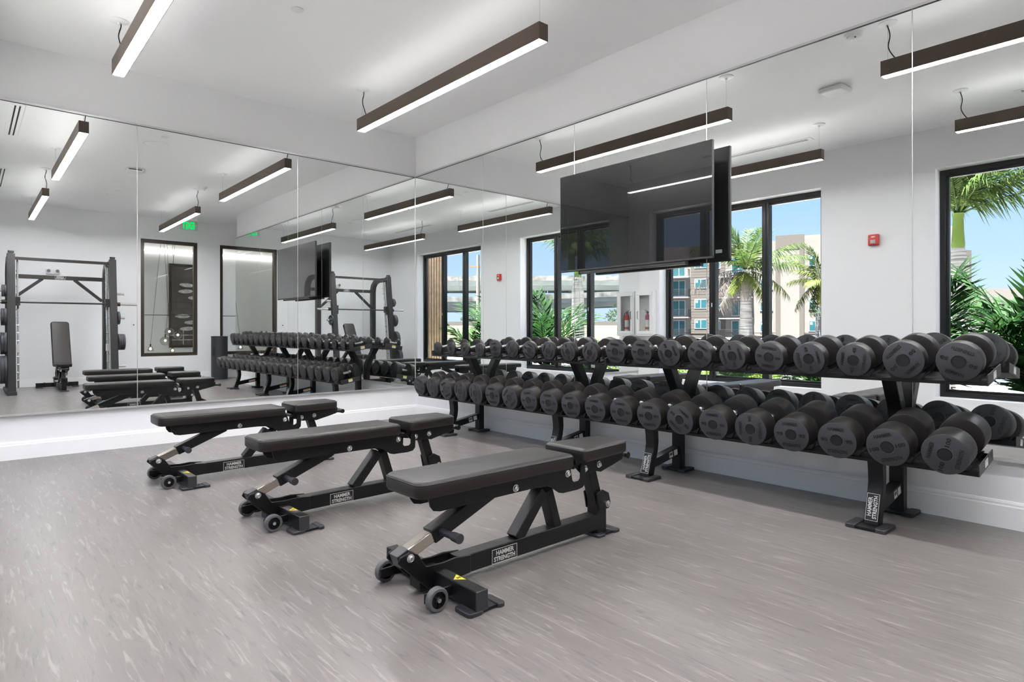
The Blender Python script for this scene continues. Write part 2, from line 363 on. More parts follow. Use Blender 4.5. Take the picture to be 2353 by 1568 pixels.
# ------------------------------------------------------------------ ceiling fittings
def pendant(x, ya, yb, label):
    t = thing('pendant_light', label, 'lamp', (x, (ya + yb) / 2, 2.878), 0, 'linear pendant lights'); L = abs(yb - ya) / 2; hw, hh = .0385, .112
    g = G()
    for s in (-1, 1): g.box(s * hw - .002, s * hw + .002, -L, L, 0, hh)
    for s in (-1, 1): g.box(-hw, hw, s * L - .002, s * L + .002, 0, hh)
    g.box(-hw, hw, -L, L, .05, .055)
    obj('housing', g, 'lamp', t)
    obj('diffuser', G().box(-hw + .003, hw - .003, -L + .004, L - .004, .003, .006), 'diff', t)
    obj('added_uplight', G().box(-hw + .003, hw - .003, -L + .004, L - .004, hh - .006, hh - .002), 'upfill', t)  # unseen glowing strip, added to lift the ceiling
    for s, cordy in ((1, True), (-1, False)):
        y = s * (L - .035); top = H - 2.878
        obj('canopy', G().lathe([(0, top), (.062, top), (.062, top - .006), (.05, top - .011), (.012, top - .013), (.010, top - .03), (0, top - .03)], 28, 0, Matrix.Translation((0, y, 0))), 'white', t)
        obj('hanging_wire', G().cyl((0, y, hh - .01), (0, y, top - .02), .0012, n=6), 'zinc', t)
        if cordy:
            a, b = hh, top - .02
            pts = [(0.012 + .018 * math.sin(PI * q) * math.cos(5 * q), y - .055 * (1 - q) ** 3 + .012 * math.sin(2 * PI * q), a + (b - a) * (q + .12 * math.sin(PI * q) * (1 - q) - .0)) for q in [i / 12 for i in range(13)]]
            obj('power_cord', G().tube(pts, .0042, 8), 'black', t)
    return t
XL, XR = -3.15, -1.19
pendant(XL, -.90, -3.35, 'bronze linear pendant over the open floor, cut by the top left edge')
pendant(XR, -.90, -3.35, 'long bronze linear pendant hanging over the middle of the room')
pendant(XL, -4.57, -7.02, 'linear pendant hung near the windows, seen small at far left in the mirror')
pendant(XR, -4.57, -7.02, 'linear pendant hung before the exit sign, seen in the left mirror')
def air_slot(y0, y1, label):
    t = thing('air_diffuser', label, 'vent', (-3.60, (y0 + y1) / 2, H), 0, 'slot air diffusers in the ceiling'); L = (y1 - y0) / 2
    obj('frame', G().box(-.062, .062, -L, L, -.006, -.0005), 'ceil', t, .002)
    for x in (-.022, .016): obj('slot', G().box(x, x + .014, -L + .05, L - .05, -.0075, -.0045), 'groove', t)
air_slot(-3.05, -1.72, 'long white slot air diffuser above the window by the corner')
air_slot(-6.45, -4.93, 'long white slot air diffuser above the camera end window')
def disc(name, x, y, r, h, label, cat, mats='white', extra=None):
    t = thing(name, label, cat, (x, y, H))
    obj('cover', G().lathe([(0, -h), (r * .86, -h), (r, -h * .6), (r, -.0005), (0, -.0005)], 40), mats, t); return t
t = disc('ceiling_speaker', -2.25, -2.32, .145, .010, 'large round white ceiling speaker between the two front pendants', 'speaker')
obj('grille', G().lathe([(0, -.0118), (.125, -.0118), (.127, -.0098), (0, -.0098)], 40), 'ceil', t)
t = disc('ceiling_speaker', -2.21, -5.54, .145, .010, 'large round white ceiling speaker between the two rear pendants', 'speaker')
obj('grille', G().lathe([(0, -.0118), (.125, -.0118), (.127, -.0098), (0, -.0098)], 40), 'ceil', t)
disc('sprinkler_cover', -2.235, -1.945, .042, .008, 'small round white sprinkler cover beside the front ceiling speaker', 'sprinkler')
disc('sprinkler_cover', -2.205, -5.91, .042, .008, 'small round white sprinkler cover beside the rear ceiling speaker', 'sprinkler')
t = thing('smoke_detector', 'domed white smoke detector beside the rear pendant cord', 'detector', (-1.17, -4.38, H))
obj('base', G().lathe([(0, -.02), (.062, -.02), (.066, -.001), (0, -.001)], 32), 'white', t)
obj('dome', G().lathe([(0, -.048), (.03, -.046), (.045, -.036), (.05, -.0205), (0, -.0205)], 32), 'white', t)
obj('indicator', G().cyl((.03, -.02, -.047), (.03, -.02, -.040), .006), 'grey', t)
t = thing('access_point', 'flat white rectangular wireless unit on the ceiling between pendants', 'router', (-2.2, -3.85, H), .1)
obj('body', G().box(-.11, .11, -.11, .11, -.048, -.001), 'white', t, .02, segs=3)
obj('vent_strip', G().box(-.08, .08, .108, .112, -.03, -.018), 'dgrey', t)
t = thing('exit_sign', 'clear exit sign with green letters and arrow on the ceiling', 'sign', (-.64, -7.31, H))
obj('canopy', G().box(-.155, .155, -.03, .03, -.085, -.0005), 'white', t, .006)
obj('panel', G().box(-.16, .16, -.004, .004, -.275, -.086), 'clear', t)
g = G(); X = Matrix.Translation((-.015, .0045, -.18)) @ Matrix.Rotation(PI, 4, 'Z') @ Matrix.Rotation(PI / 2, 4, 'X')
put_text(g, 'EXIT', .15, .235, .002, X, 0, .05)
g.prism([(.118, -.18), (.140, -.165), (.140, -.195)], 'y', .0045, .0065)
obj('lettering', g, 'green', t)

# ------------------------------------------------------------------ fittings on the walls
t = thing('fire_alarm', 'red fire alarm strobe on the wall between the two windows', 'alarm', (XW, -3.49, 2.085))
obj('body', G().box(0, .045, -.058, .058, -.066, .066), 'red', t, .012, segs=3)
g = G().box(.044, .056, -.032, .032, -.048, .004); obj('strobe_lens', g, 'clear', t, .006)
obj('strobe_reflector', G().box(.0445, .05, -.027, .027, -.043, -.001), 'chrome', t)
g = G(); put_text(g, 'FIRE', .014, .04, .001, Matrix.Translation((.0452, 0, .035)) @ Matrix.Rotation(PI / 2, 4, 'Z') @ Matrix.Rotation(PI / 2, 4, 'X'), 0); obj('lettering', g, 'paper', t)
for k in range(4): pass
t = thing('extinguisher_cabinet', 'white fire extinguisher cabinet on the window wall beside the corner', 'cabinet', (XW, -.215, 1.275))
g = ring(G(), 'x', -.16, .16, -.345, .345, .02, .001, .085); g.box(.001, .004, -.16, .16, -.345, .345)
obj('tub', g, 'white', t)
g = ring(G(), 'x', -.178, .178, -.362, .362, .03, .078, .105); obj('door_frame', g, 'white', t, .004)
d = obj('door', ring(G(), 'x', -.15, .15, -.335, .335, .052, .088, .110), 'white', t, .004)
obj('window', G().box(.096, .099, -.1, .1, -.285, .285), 'clear', d)
g = G().tube([(.110, .118, -.09), (.128, .118, -.085), (.128, .118, .025), (.110, .118, .03)], .005, 8); obj('handle', g, 'grey', d)
t = thing('fire_extinguisher', 'red fire extinguisher with white label inside the wall cabinet', 'extinguisher', (XW + .046, -.235, .952))
obj('cylinder', G().lathe([(0, 0), (.034, 0), (.036, .006), (.036, .27), (.030, .295), (.014, .31), (.014, .325), (0, .325)], 24), 'red', t)
obj('label', G().lathe([(.0363, .105), (.0364, .106), (.0364, .215), (.0363, .216)], 24), 'paper', t)
obj('valve', G().box(-.012, .012, -.012, .012, .32, .35).beam((0, -.01, .352), (0, .05, .375), .014, .006, (1, 0, 0)).beam((0, -.01, .344), (0, .05, .348), .014, .006, (1, 0, 0)), 'dgrey', t)
obj('hose', G().tube([(0, -.012, .335), (0, -.04, .33), (0, -.052, .28), (0, -.05, .15), (.005, -.045, .07)], .007, 8), 'black', t)
obj('foot_label', G().lathe([(.0363, .012), (.0364, .013), (.0364, .065), (.0363, .066)], 24), 'paper', t)
t = thing('emergency_light', 'white twin-head emergency light on the far wall above the rack machine', 'lamp', (-2.79, YL, 2.085))
obj('body', G().box(-.105, .105, .001, .045, -.05, .045), 'white', t, .012, segs=3)
for s in (-1, 1):
    h = obj('lamp_head', G().lathe([(0, 0), (.030, 0), (.036, .02), (.036, .045), (.03, .047), (.028, .04), (0, .038)], 24, 0, Matrix.Translation((s * .066, .044, .006)) @ Matrix.Rotation(-PI / 2, 4, 'X')), 'white', t)
    obj('lens', G().lathe([(0, .0482), (.012, .0482), (.027, .0465), (.0275, .041), (0, .041)], 24, 0, Matrix.Translation((s * .066, .044, .006)) @ Matrix.Rotation(-PI / 2, 4, 'X')), 'grey', h)
t = thing('light_switch', 'white wall switch plate between the rack machine and lobby window', 'switch', (-1.505, YL, 1.13))
obj('plate', G().box(-.04, .04, .0005, .007, -.063, .063), 'white', t, .003)
obj('dial', G().cyl((0, .006, -.012), (0, .016, -.012), .013), 'grey', t)
t = thing('waste_bin', 'tall dark grey cylindrical waste bin by the lobby windows', 'bin', (-.02, -7.47, 0))
g = G().lathe([(0, .002), (.150, .002), (.158, .006), (.158, .865), (.162, .868), (.162, .885), (.150, .89), (.147, .86), (0, .86)], 48); obj('body', g, 'dgrey', t)
obj('opening', G().box(-.16, -.08, .02, .105, .48, .66), 'groove', t, .01); obj('lock', G().cyl((.05, .14, .34), (.056, .158, .34), .009), 'groove', t)
obj('door_panel', G().prism([(.1595 * math.cos(math.radians(a)), .1595 * math.sin(math.radians(a))) for a in range(40, 115, 5)] + [(.15 * math.cos(math.radians(a)), .15 * math.sin(math.radians(a))) for a in range(110, 35, -5)], 'z', .03, .58), 'dgrey', t)

# ------------------------------------------------------------------ television
t = thing('television', 'large flat black television on the mirrored right wall', 'television', (-.155, -3.219, 1.908))
yw, zh = .718, .407
obj('screen', G().box(0, .006, -yw + .004, yw - .004, -zh + .016, zh - .004), 'screen', t)
obj('bezel', ring(G(), 'x', -yw, yw, -zh, zh, .004, -.002, .022).box(-.002, .022, -yw, yw, -zh, -zh + .015), 'tvback', t, .001)
g = G().box(.008, .030, -yw + .003, yw - .003, -zh + .003, zh - .003).box(.03, .062, -.50, .50, -zh + .03, .16); obj('back_cover', g, 'tvback', t, .006)
obj('lower_bar', G().box(.004, .05, -.50, .50, -zh - .022, -zh + .004), 'tvback', t, .003)
obj('wall_mount', G().box(.062, .122, -.28, .28, -.12, .1), 'black', t, .003)
g = G().box(.0302, .0312, -yw + .055, -yw + .105, -zh + .06, -zh + .085); obj('sticker', g, 'paper', t)

# ------------------------------------------------------------------ the lobby seen through the inner windows
M['downlight'] = emit('added_downlight_glow', (1.0, 0.96, 0.92), 120.0)
M['lobbywall'] = mat('lobby_wall', (0.74, 0.74, 0.735), 0.6)
M['darkpanel'] = mat('dark_brown_panel', (0.075, 0.062, 0.050), 0.5, var=.3, vscale=3)
M['petal'] = mat('pale_disc', (0.42, 0.40, 0.38), 0.4, var=.4, vscale=14)
M['greenwall'] = mat('dark_green_panel', (0.03, 0.06, 0.05), 0.5)
struct('floor_lobby', G().box(-4.5, 4.0, -13.0, -8.0, -.12, 0), 'lobbywall')
M['greyceil'] = mat('lobby_ceiling', (0.30, 0.30, 0.30), 0.7)
struct('ceiling_lobby', G().box(-4.5, 4.0, -13.0, -8.0, 3.25, 3.4), 'greyceil')
struct('wall_lobby', G().box(-4.5, 4.0, -11.1, -10.9, 0, 3.25), 'lobbywall')
struct('wall_lobby_side', G().box(-4.6, -4.5, -11, -8.0, 0, 3.25).box(3.9, 4.0, -11, -8.0, 0, 3.25), 'lobbywall')
for k in range(9):
    tag(obj('ceiling_beam', G().box(-3.4 + .62 * k, -3.28 + .62 * k, -10.75, -8.25, 3.05, 3.249), 'lobbywall'), 'pale ceiling beam of the lobby beyond the inner windows', 'beam', 'lobby ceiling beams')
for k, x in enumerate((-2.6, -.9, .8, 2.5)):  # downlights added only to brighten the lobby
    t = thing('added_downlight', 'round downlight added in the ceiling to brighten the lobby', 'lamp', (x, -9.5, 3.25), 0, 'added lobby downlights')
    obj('trim_ring', G().lathe([(.07, -.004), (.09, -.004), (.09, -.0005), (.07, -.0005)], 24), 'white', t); obj('lens', G().lathe([(0, -.003), (.068, -.003), (.068, -.001), (0, -.001)], 24), 'downlight', t)
tag(obj('cove_light', G().box(-4.2, 3.6, -10.885, -10.86, 2.94, 2.965), 'cove'), 'warm white light strip along the top of the lobby wall', 'lamp')
t = thing('feature_window', 'dark framed opening in the lobby wall showing pale discs', 'window', (.42, -10.9, 1.6))
obj('frame', ring(G(), 'y', -.62, .62, -1.02, 1.06, .05, .002, .06), 'bronze', t); obj('backing', G().box(-.6, .6, .004, .02, -1.0, 1.03), 'darkpanel', t)
obj('grid', G().box(-.57, .57, .022, .03, -.72, -.70).box(-.57, .57, .022, .03, -.84, -.82).box(-.31, -.29, .022, .03, -.95, -.6).box(-.01, .01, .022, .03, -.95, -.6).box(.29, .31, .022, .03, -.95, -.6), 'petal', t)
rd = random.Random(4)
for k in range(9):
    o = obj('wall_disc', G().sphere((0, 0, 0), .17, 20, 8, 0, (1, .16, .30)), 'petal', None, 0, (.05 + .62 * rd.random(), -10.81, 1.05 + .155 * k), (0, .15 * (rd.random() - .5), 0))
    tag(o, 'pale oval disc hung inside the dark lobby opening', 'ornament', 'pale discs in the lobby opening')
def globe(x, y, z, r, kind, label):
    t = thing('globe_pendant', label, 'lamp', (x, y, z), 0, 'glass pendants in the lobby')
    if kind == 'globe':
        obj('shade', G().sphere((0, 0, 0), r, 28, 18, 0, (1, 1, .93)), 'smoke', t); ft = r * .93
    else:
        obj('shade', G().lathe([(.018, r), (.03, r * .9), (r * .72, r * .3), (r * .95, -r * .5), (r, -r * .6)], 28), 'smoke', t); ft = r
    obj('socket', G().cyl((0, 0, ft - .02), (0, 0, ft + .05), .014), 'bronze', t)
    obj('bulb', G().sphere((0, 0, r * .1), .022, 12, 8), 'bulb', t)
    obj('cord', G().cyl((0, 0, ft + .04), (.25 * (1 if x < -.6 else -.4), -.1, 3.24 - z), .0035, n=6), 'dgrey', t)
globe(-.60, -9.05, .975, .098, 'globe', 'upper clear glass globe pendant behind the lobby window')
globe(-.66, -9.15, .775, .105, 'globe', 'lower clear glass globe pendant behind the lobby window')
globe(-.42, -9.10, .90, .09, 'globe', 'right-hand clear glass globe of the lobby cluster')
globe(-.97, -9.05, .60, .065, 'cone', 'small smoked bell pendant low in the lobby window corner')
globe(-.55, -9.00, .56, .058, 'cone', 'small smoked bell pendant below the glass globes')
t = thing('white_column', 'white column in the lobby beyond the inner windows', 'column', (-1.02, -10.5, 0)); obj('shaft', G().box(-.05, .05, -.05, .05, 0, 3.24), 'trim', t)
tag(obj('lobby_rail', G().box(-1.0, 2.6, -10.2, -10.185, 1.36, 1.375).box(2.59, 2.605, -10.2, -10.185, 0, 1.37).box(-1.0, -.985, -10.2, -10.185, 0, 1.37), 'bronze'), 'thin dark rail crossing the lobby behind the inner windows', 'rail')

# ------------------------------------------------------------------ adjustable benches
def logo(g, X, wd, ht, framed=True):
    """two-line name plate in the xy plane of X"""
    g.box(-wd / 2, wd / 2, -ht / 2, ht / 2, 0, .0012, 0, X)
    b = ht * .035
    for (a, c, d, e) in ((-wd / 2, wd / 2, ht / 2 - b, ht / 2), (-wd / 2, wd / 2, -ht / 2, -ht / 2 + b), (-wd / 2, -wd / 2 + b, -ht / 2, ht / 2), (wd / 2 - b, wd / 2, -ht / 2, ht / 2)):
        g.box(a, c, d, e, .0012, .0022, 1, X)
    put_text(g, 'HAMMER', ht * .33, wd * .70, .0012, X @ Matrix.Translation((0.02 * wd, ht * .21, .0012)), 1, .022)
    put_text(g, 'STRENGTH', ht * .33, wd * .84, .0012, X @ Matrix.Translation((0, -ht * .21, .0012)), 1, .03)
    return g
def pad_geo(outl, z0, z1, r, n=5):
    """cushion: outl(d) is its outline inset by d"""
    lev = [(r * .35, z0), (0.0, z0 + r * .5)] + [(r * (1 - math.cos(q * PI / 2 / n)), z1 - r + r * math.sin(q * PI / 2 / n)) for q in range(n + 1)]
    g = G(); rings = [[(x, y, z) for x, y in outl(d)] for d, z in lev]; k = len(rings[0]); vs = [p for rg in rings for p in rg]
    fs = [tuple(range(k))[::-1], tuple(range((len(rings) - 1) * k, len(rings) * k))]
    for i in range(len(rings) - 1): fs += [(i * k + j, i * k + (j + 1) % k, (i + 1) * k + (j + 1) % k, (i + 1) * k + j) for j in range(k)]
    return g.add(vs, fs)
def taper(x0, x1, h0, h1, rc):
    def f(d):
        pts = []; h = lambda x: h0 + (h1 - h0) * (x - x0) / (x1 - x0)
        for p in rounded(x0 + d, x1 - d, -1, 1, [max(rc[i] - d, .004) / 1 for i in range(4)], 6):
            # rounded() works on a unit strip: rescale y away from the corners
            pts.append(p)
        out = []
        for x, y in pts:
            s = 1 if y > 0 else -1
            out.append((x, s * (h(x) - d) - s * (1 - abs(y))))
        return out
    return f
def plate(g, poly, y, th=.007, m=0, X=None): return g.prism(poly, 'y', y - th / 2, y + th / 2, m, X)
def make_bench(label, loc, rz, incline=0.0, logo_side=-1):
    t = thing('weight_bench', label, 'bench', loc, rz, 'adjustable weight benches')
    g = G().beam((-.41, 0, .066), (.445, 0, .070), .068, .074)
    g.beam((-.085, 0, .10), (.075, 0, .285), .062, .052); g.beam((.165, 0, .10), (.105, 0, .285), .058, .046)
    g.box(.435, .502, -.034, .034, .012, .205)
    hp = [(-.36, .104), (-.36, .032), (-.565, .022), (-.625, .075), (-.70, .150), (-.690, .172), (-.648, .182), (-.612, .165), (-.575, .112), (-.50, .108), (-.44, .112)]
    for y in (-.040, .040): plate(g, hp, y, .009)
    g.box(-.60, -.555, -.036, .036, .022, .075)
    obj('base_frame', g, 'black', t, .0035)
    g = G().box(-.541, -.490, -.305, .305, .012, .085)
    for s in (-1, 1): g.box(-.66, -.53, s * .155 - .004, s * .155 + .004, .028, .066)
    xb = obj('crossbar', g, 'black', t, .0035)
    for s in (-1, 1): obj('end_cap', G().box(-.542, -.489, s * .305 - .004, s * .305 + .004, .011, .086), 'dgrey', xb, .003)
    pts = [(-.533, -.16), (-.498, -.13), (-.498, -.19)]
    st = G().prism(pts, 'z', .0848, .0862); put_text(st, 'M', .014, .016, .0004, Matrix.Translation((-.51, -.16, .0862)), 1); obj('warning_sticker', st, ['yellow', 'ink'], xb)
    # support arm and its plated extension
    a0, a1 = Vector((-.648, 0, .162)), Vector((-.225, 0, .335))
    if incline:
        R = Matrix.Translation((.19, 0, .375)) @ Matrix.Rotation(incline, 4, 'Y') @ Matrix.Translation((-.19, 0, -.375)); a1 = R @ Vector((-.16, 0, .345))
    d = (a1 - a0).normalized(); n = d.cross(Vector((0, 1, 0)))
    arm = obj('support_arm', G().beam(a0 + d * .125, a1, .062, .058), 'black', t, .0035)
    obj('plated_extension', G().beam(a0 - d * .035, a0 + d * .14, .05, .044), 'tele', arm, .003)
    obj('arm_tip', G().beam(a0 - d * .042, a0 + d * .012, .058, .052), 'dgrey', arm, .003)
    k = a0 + d * .165
    obj('adjuster_knob', G().cyl(k + Vector((0, -.03, 0)), k + Vector((0, -.105, 0)), .014).cyl(k + Vector((0, -.105, 0)), k + Vector((0, -.112, 0)), .017).cyl(k + Vector((0, -.112, 0)), k + Vector((0, -.15, 0)), .018, .0195), 'dgrey', arm, .001)
    obj('catch', G().box(-.008, .008, -.012, .012, 0, .012, 0, Matrix.Translation(a0 + d * .13 - n * .03)), 'black', arm, .002)
    # cushions
    R = None
    if incline: R = Matrix.Translation((.19, 0, .375)) @ Matrix.Rotation(incline, 4, 'Y') @ Matrix.Translation((-.19, 0, -.375))
    def child(name, g, mats, par=t, bevel=0, rot=False):
        if rot and R: g.v = [tuple(R @ Vector(v)) for v in g.v]
        return obj(name, g, mats, par, bevel)
    bo = taper(-.665, .165, .132, .132, (.018, .045, .045, .018)); so = taper(.232, .592, .136, .100, (.030, .022, .022, .030))
    bp = child('back_pad', pad_geo(bo, .392, .456, .022), 'vinyl', t, 0, True)
    child('piping', G().tube([(x, y, .4435) for x, y in bo(.0012)], .0022, 6, closed=True), 'groove', bp, 0, True)
    sp = child('seat_pad', pad_geo(so, .405, .466, .022), 'vinyl')
    child('piping', G().tube([(x, y, .4535) for x, y in so(.0012)], .0022, 6, closed=True), 'groove', sp)
    bpl = [(-.588, .395), (-.576, .345), (-.560, .325), (-.530, .318), (-.243, .321), (-.022, .322), (.062, .316), (.10, .292), (.125, .275), (.15, .269), (.25, .268), (.285, .273), (.302, .29), (.305, .34), (.300, .372), (.284, .384), (.272, .375), (.270, .318), (.258, .308), (.225, .308), (.214, .318), (.205, .362), (.190, .392), (.160, .397)]
    g = G()
    for y in (-.068, .068): plate(g, bpl, y)
    g.box(-.50, .12, -.062, .062, .380, .393)
    child('back_bracket', g, 'black', t, .0015, True)
    spl = [(.245, .408), (.252, .365), (.285, .335), (.33, .328), (.40, .330), (.43, .322), (.462, .330), (.53, .345), (.595, .362), (.606, .382), (.606, .408)]
    g = G()
    for y in (-.056, .056): plate(g, spl, y)
    g.box(.26, .58, -.05, .05, .395, .406).cyl((.236, -.06, .375), (.236, .06, .375), .012)
    child('seat_bracket', g, 'black', t, .0015)
    obj('rear_leg', G().beam((.472, 0, .120), (.398, 0, .345), .054, .052), 'black', t, .003)
    g = G()
    for y in (-.041, .041): plate(g, [(.418, .212), (.436, .128), (.508, .128), (.524, .150), (.508, .205), (.462, .228)], y, .008)
    g.box(.428, .478, -.04, .04, .205, .217); obj('rear_clamp', g, 'black', t, .002)
    def bolt(p, s, par=t, rot=False, r=.0155):
        X = Matrix.Translation((p[0], s * p[2], p[1])) @ Matrix.Rotation(-s * PI / 2, 4, 'X')
        child('bolt', G().lathe([(0, .0), (r * 1.05, 0), (r * 1.05, .004), (r * .78, .0045), (r * .74, .011), (r * .5, .0135), (r * .42, .0125), (0, .0125)], 18, 0, X), 'zinc', par, 0, rot)
    for s in (-1, 1):
        for x, z in ((-.143, .342), (.179, .354)): bolt((x, z, .0715), s, rot=True)
        for x, z in ((.311, .355), (.412, .362)): bolt((x, z, .0595), s)
        bolt((-.648, .160, .0445), s); bolt((.497, .152, .045), s)
        # wheels
        X = Matrix.Translation((-.622, s * .179, .0435)) @ Matrix.Rotation(PI / 2, 4, 'X')
        w_ = obj('wheel', G().lathe([(.009, -.013), (.012, -.014), (.012, -.008), (.030, -.006), (.031, -.013), (.031, .013), (.030, .006), (.012, .008), (.012, .014), (.009, .013)], 28, 0, X), 'black', t)
        obj('tyre', G().lathe([(.030, -.0135), (.040, -.0135), (.0435, -.010), (.0435, .010), (.040, .0135), (.030, .0135)], 32, 0, X), 'grey', w_)
        g = G()
        for q in range(8):
            a = q * PI / 4; g.beam((.012 * math.cos(a), .012 * math.sin(a), 0), (.031 * math.cos(a), .031 * math.sin(a), 0), .022, .002, (0, 0, 1), 0, X)
        g.lathe([(0, -.019), (.008, -.019), (.008, .019), (0, .019)], 12, 1, X); obj('spokes', g, ['black', 'zinc'], w_)
        fo = rounded(-.575, -.405, s * .262 - .05, s * .262 + .05, .018)
        f = obj('rubber_foot', G().prism(rounded(-.575, -.505, s * .262 - .048, s * .262 + .048, .016), 'z', 0, .016), 'dgrey', t, .003); obj('rubber_foot', G().prism(rounded(-.440, -.405, s * .262 - .048, s * .262 + .048, .014), 'z', 0, .016), 'dgrey', t, .003)
        obj('foot_plate', G().box(-.57, -.412, s * .262 - .038, s * .262 + .038, .003, .0125), 'black', f)
    f = obj('rubber_foot', G().prism(rounded(.415, .47, -.06, .06, .012), 'z', 0, .014), 'dgrey', t, .003); obj('rubber_foot', G().prism(rounded(.53, .582, -.06, .06, .014), 'z', 0, .016), 'dgrey', t, .003)
    obj('foot_plate', G().box(.42, .575, -.05, .05, .003, .0125), 'black', f)
    g = G().cyl((.59, -.03, .372), (.655, -.03, .372), .010).cyl((.59, .03, .372), (.655, .03, .372), .010).cyl((.655, -.052, .372), (.655, .052, .372), .0165)
    obj('hand_grip', g, 'black', t, .001)
    for s in (-1, 1):
        X = Matrix.Translation((-.172, s * .0345, .062)) @ (Matrix.Identity(4) if s < 0 else Matrix.Rotation(PI, 4, 'Z')) @ Matrix.Rotation(PI / 2, 4, 'X')
        obj('name_plate', logo(G(), X, .142, .060), ['groove', 'silver'], t)
    return t
make_bench('black padded weight bench nearest the camera, in the middle of the floor', (-2.10, -4.175, 0), math.radians(.3))
make_bench('middle of the three black flat weight benches on the floor', (-2.215, -2.891, 0), math.radians(1.2))
make_bench('black flat weight bench closest to the left mirror wall', (-2.402, -1.61, 0), math.radians(1.0))
make_bench('weight bench with raised backrest inside the rack machine, seen in the mirror', (-2.755, -6.95, 0), PI / 2, math.radians(62))

# ------------------------------------------------------------------ dumbbell racks
TILT = math.radians(9.8)
RX = -.30
def axis_height(R): return R + .0165 + (R - .0635) * .17
WEIGHTS = [5, 5, 10, 10, 15, 15, 20, 20, 25, 25, 30, 30, 35, 35, 40, 40, 45, 45, 50, 50]
LOWER = [55, 55, 60, 60, 65, 65, 70, 70, 75, 75, 80, 80, 85, 85, 90, 90, 95, 95, 100, 100]
THICK = {5: .027, 10: .033, 15: .032, 20: .044, 25: .056, 30: .050, 35: .058, 40: .066, 45: .073, 50: .070}
for q in LOWER: THICK[q] = .080 + (q - 55) * .00125
def radius(wt): return .0635 if wt <= 10 else .077 if wt <= 25 else .0885 if wt <= 45 else .0958
GAP = .137
TR = {'up': (-.374, .745, -.262), 'lo': (-.540, .343, -.425)}      # tray front edge x, z and dumbbell centre x
def tray_point(k, x, h):
    fx, fz, cx = TR[k]; u = (x - fx) / math.cos(TILT)
    return Vector((fx + u * math.cos(TILT) - h * math.sin(TILT), 0, fz + u * math.sin(TILT) + h * math.cos(TILT)))
_sad = {}
def saddle_mesh(wt):
    R = radius(wt); key = (R, THICK[wt])
    if key in _sad: return _sad[key]
    hR = axis_height(R); half = .084 if R > .08 else .070 if R > .07 else .060; top = hR - math.sqrt(max((R + .002) ** 2 - (half - .012) ** 2, 1e-6)); top = min(max(top, .03), .075)
    pts = [(-half * .70, .004), (half * .70, .004), (half, top)]
    a0 = math.atan2(top - hR, half - .012)
    n = 14; a1 = -PI - a0
    pts += [((R + .002) * math.cos(a0 + (a1 - a0) * i / n), hR + (R + .002) * math.sin(a0 + (a1 - a0) * i / n)) for i in range(n + 1)]
    pts += [(-half, top)]
    g = G(); c = min(GAP / 2 + THICK[wt] / 2, .098); th = min(.022, THICK[wt] * .5)
    for s in (-1, 1): g.prism([(y, z) for y, z in pts], 'x', s * c - th / 2, s * c + th / 2)
    # side rails joining the two cradles
    for s in (-1, 1): g.box(-c, c, s * half * .66 - .004, s * half * .66 + .004, .004, .016)
    _sad[key] = mesh('saddle', g, ['saddle'], 30); return _sad[key]
def dumb_y(unit, i): return -.970 - .2306 * i if unit == 0 else -3.287 - .2336 * i
up_me = {}
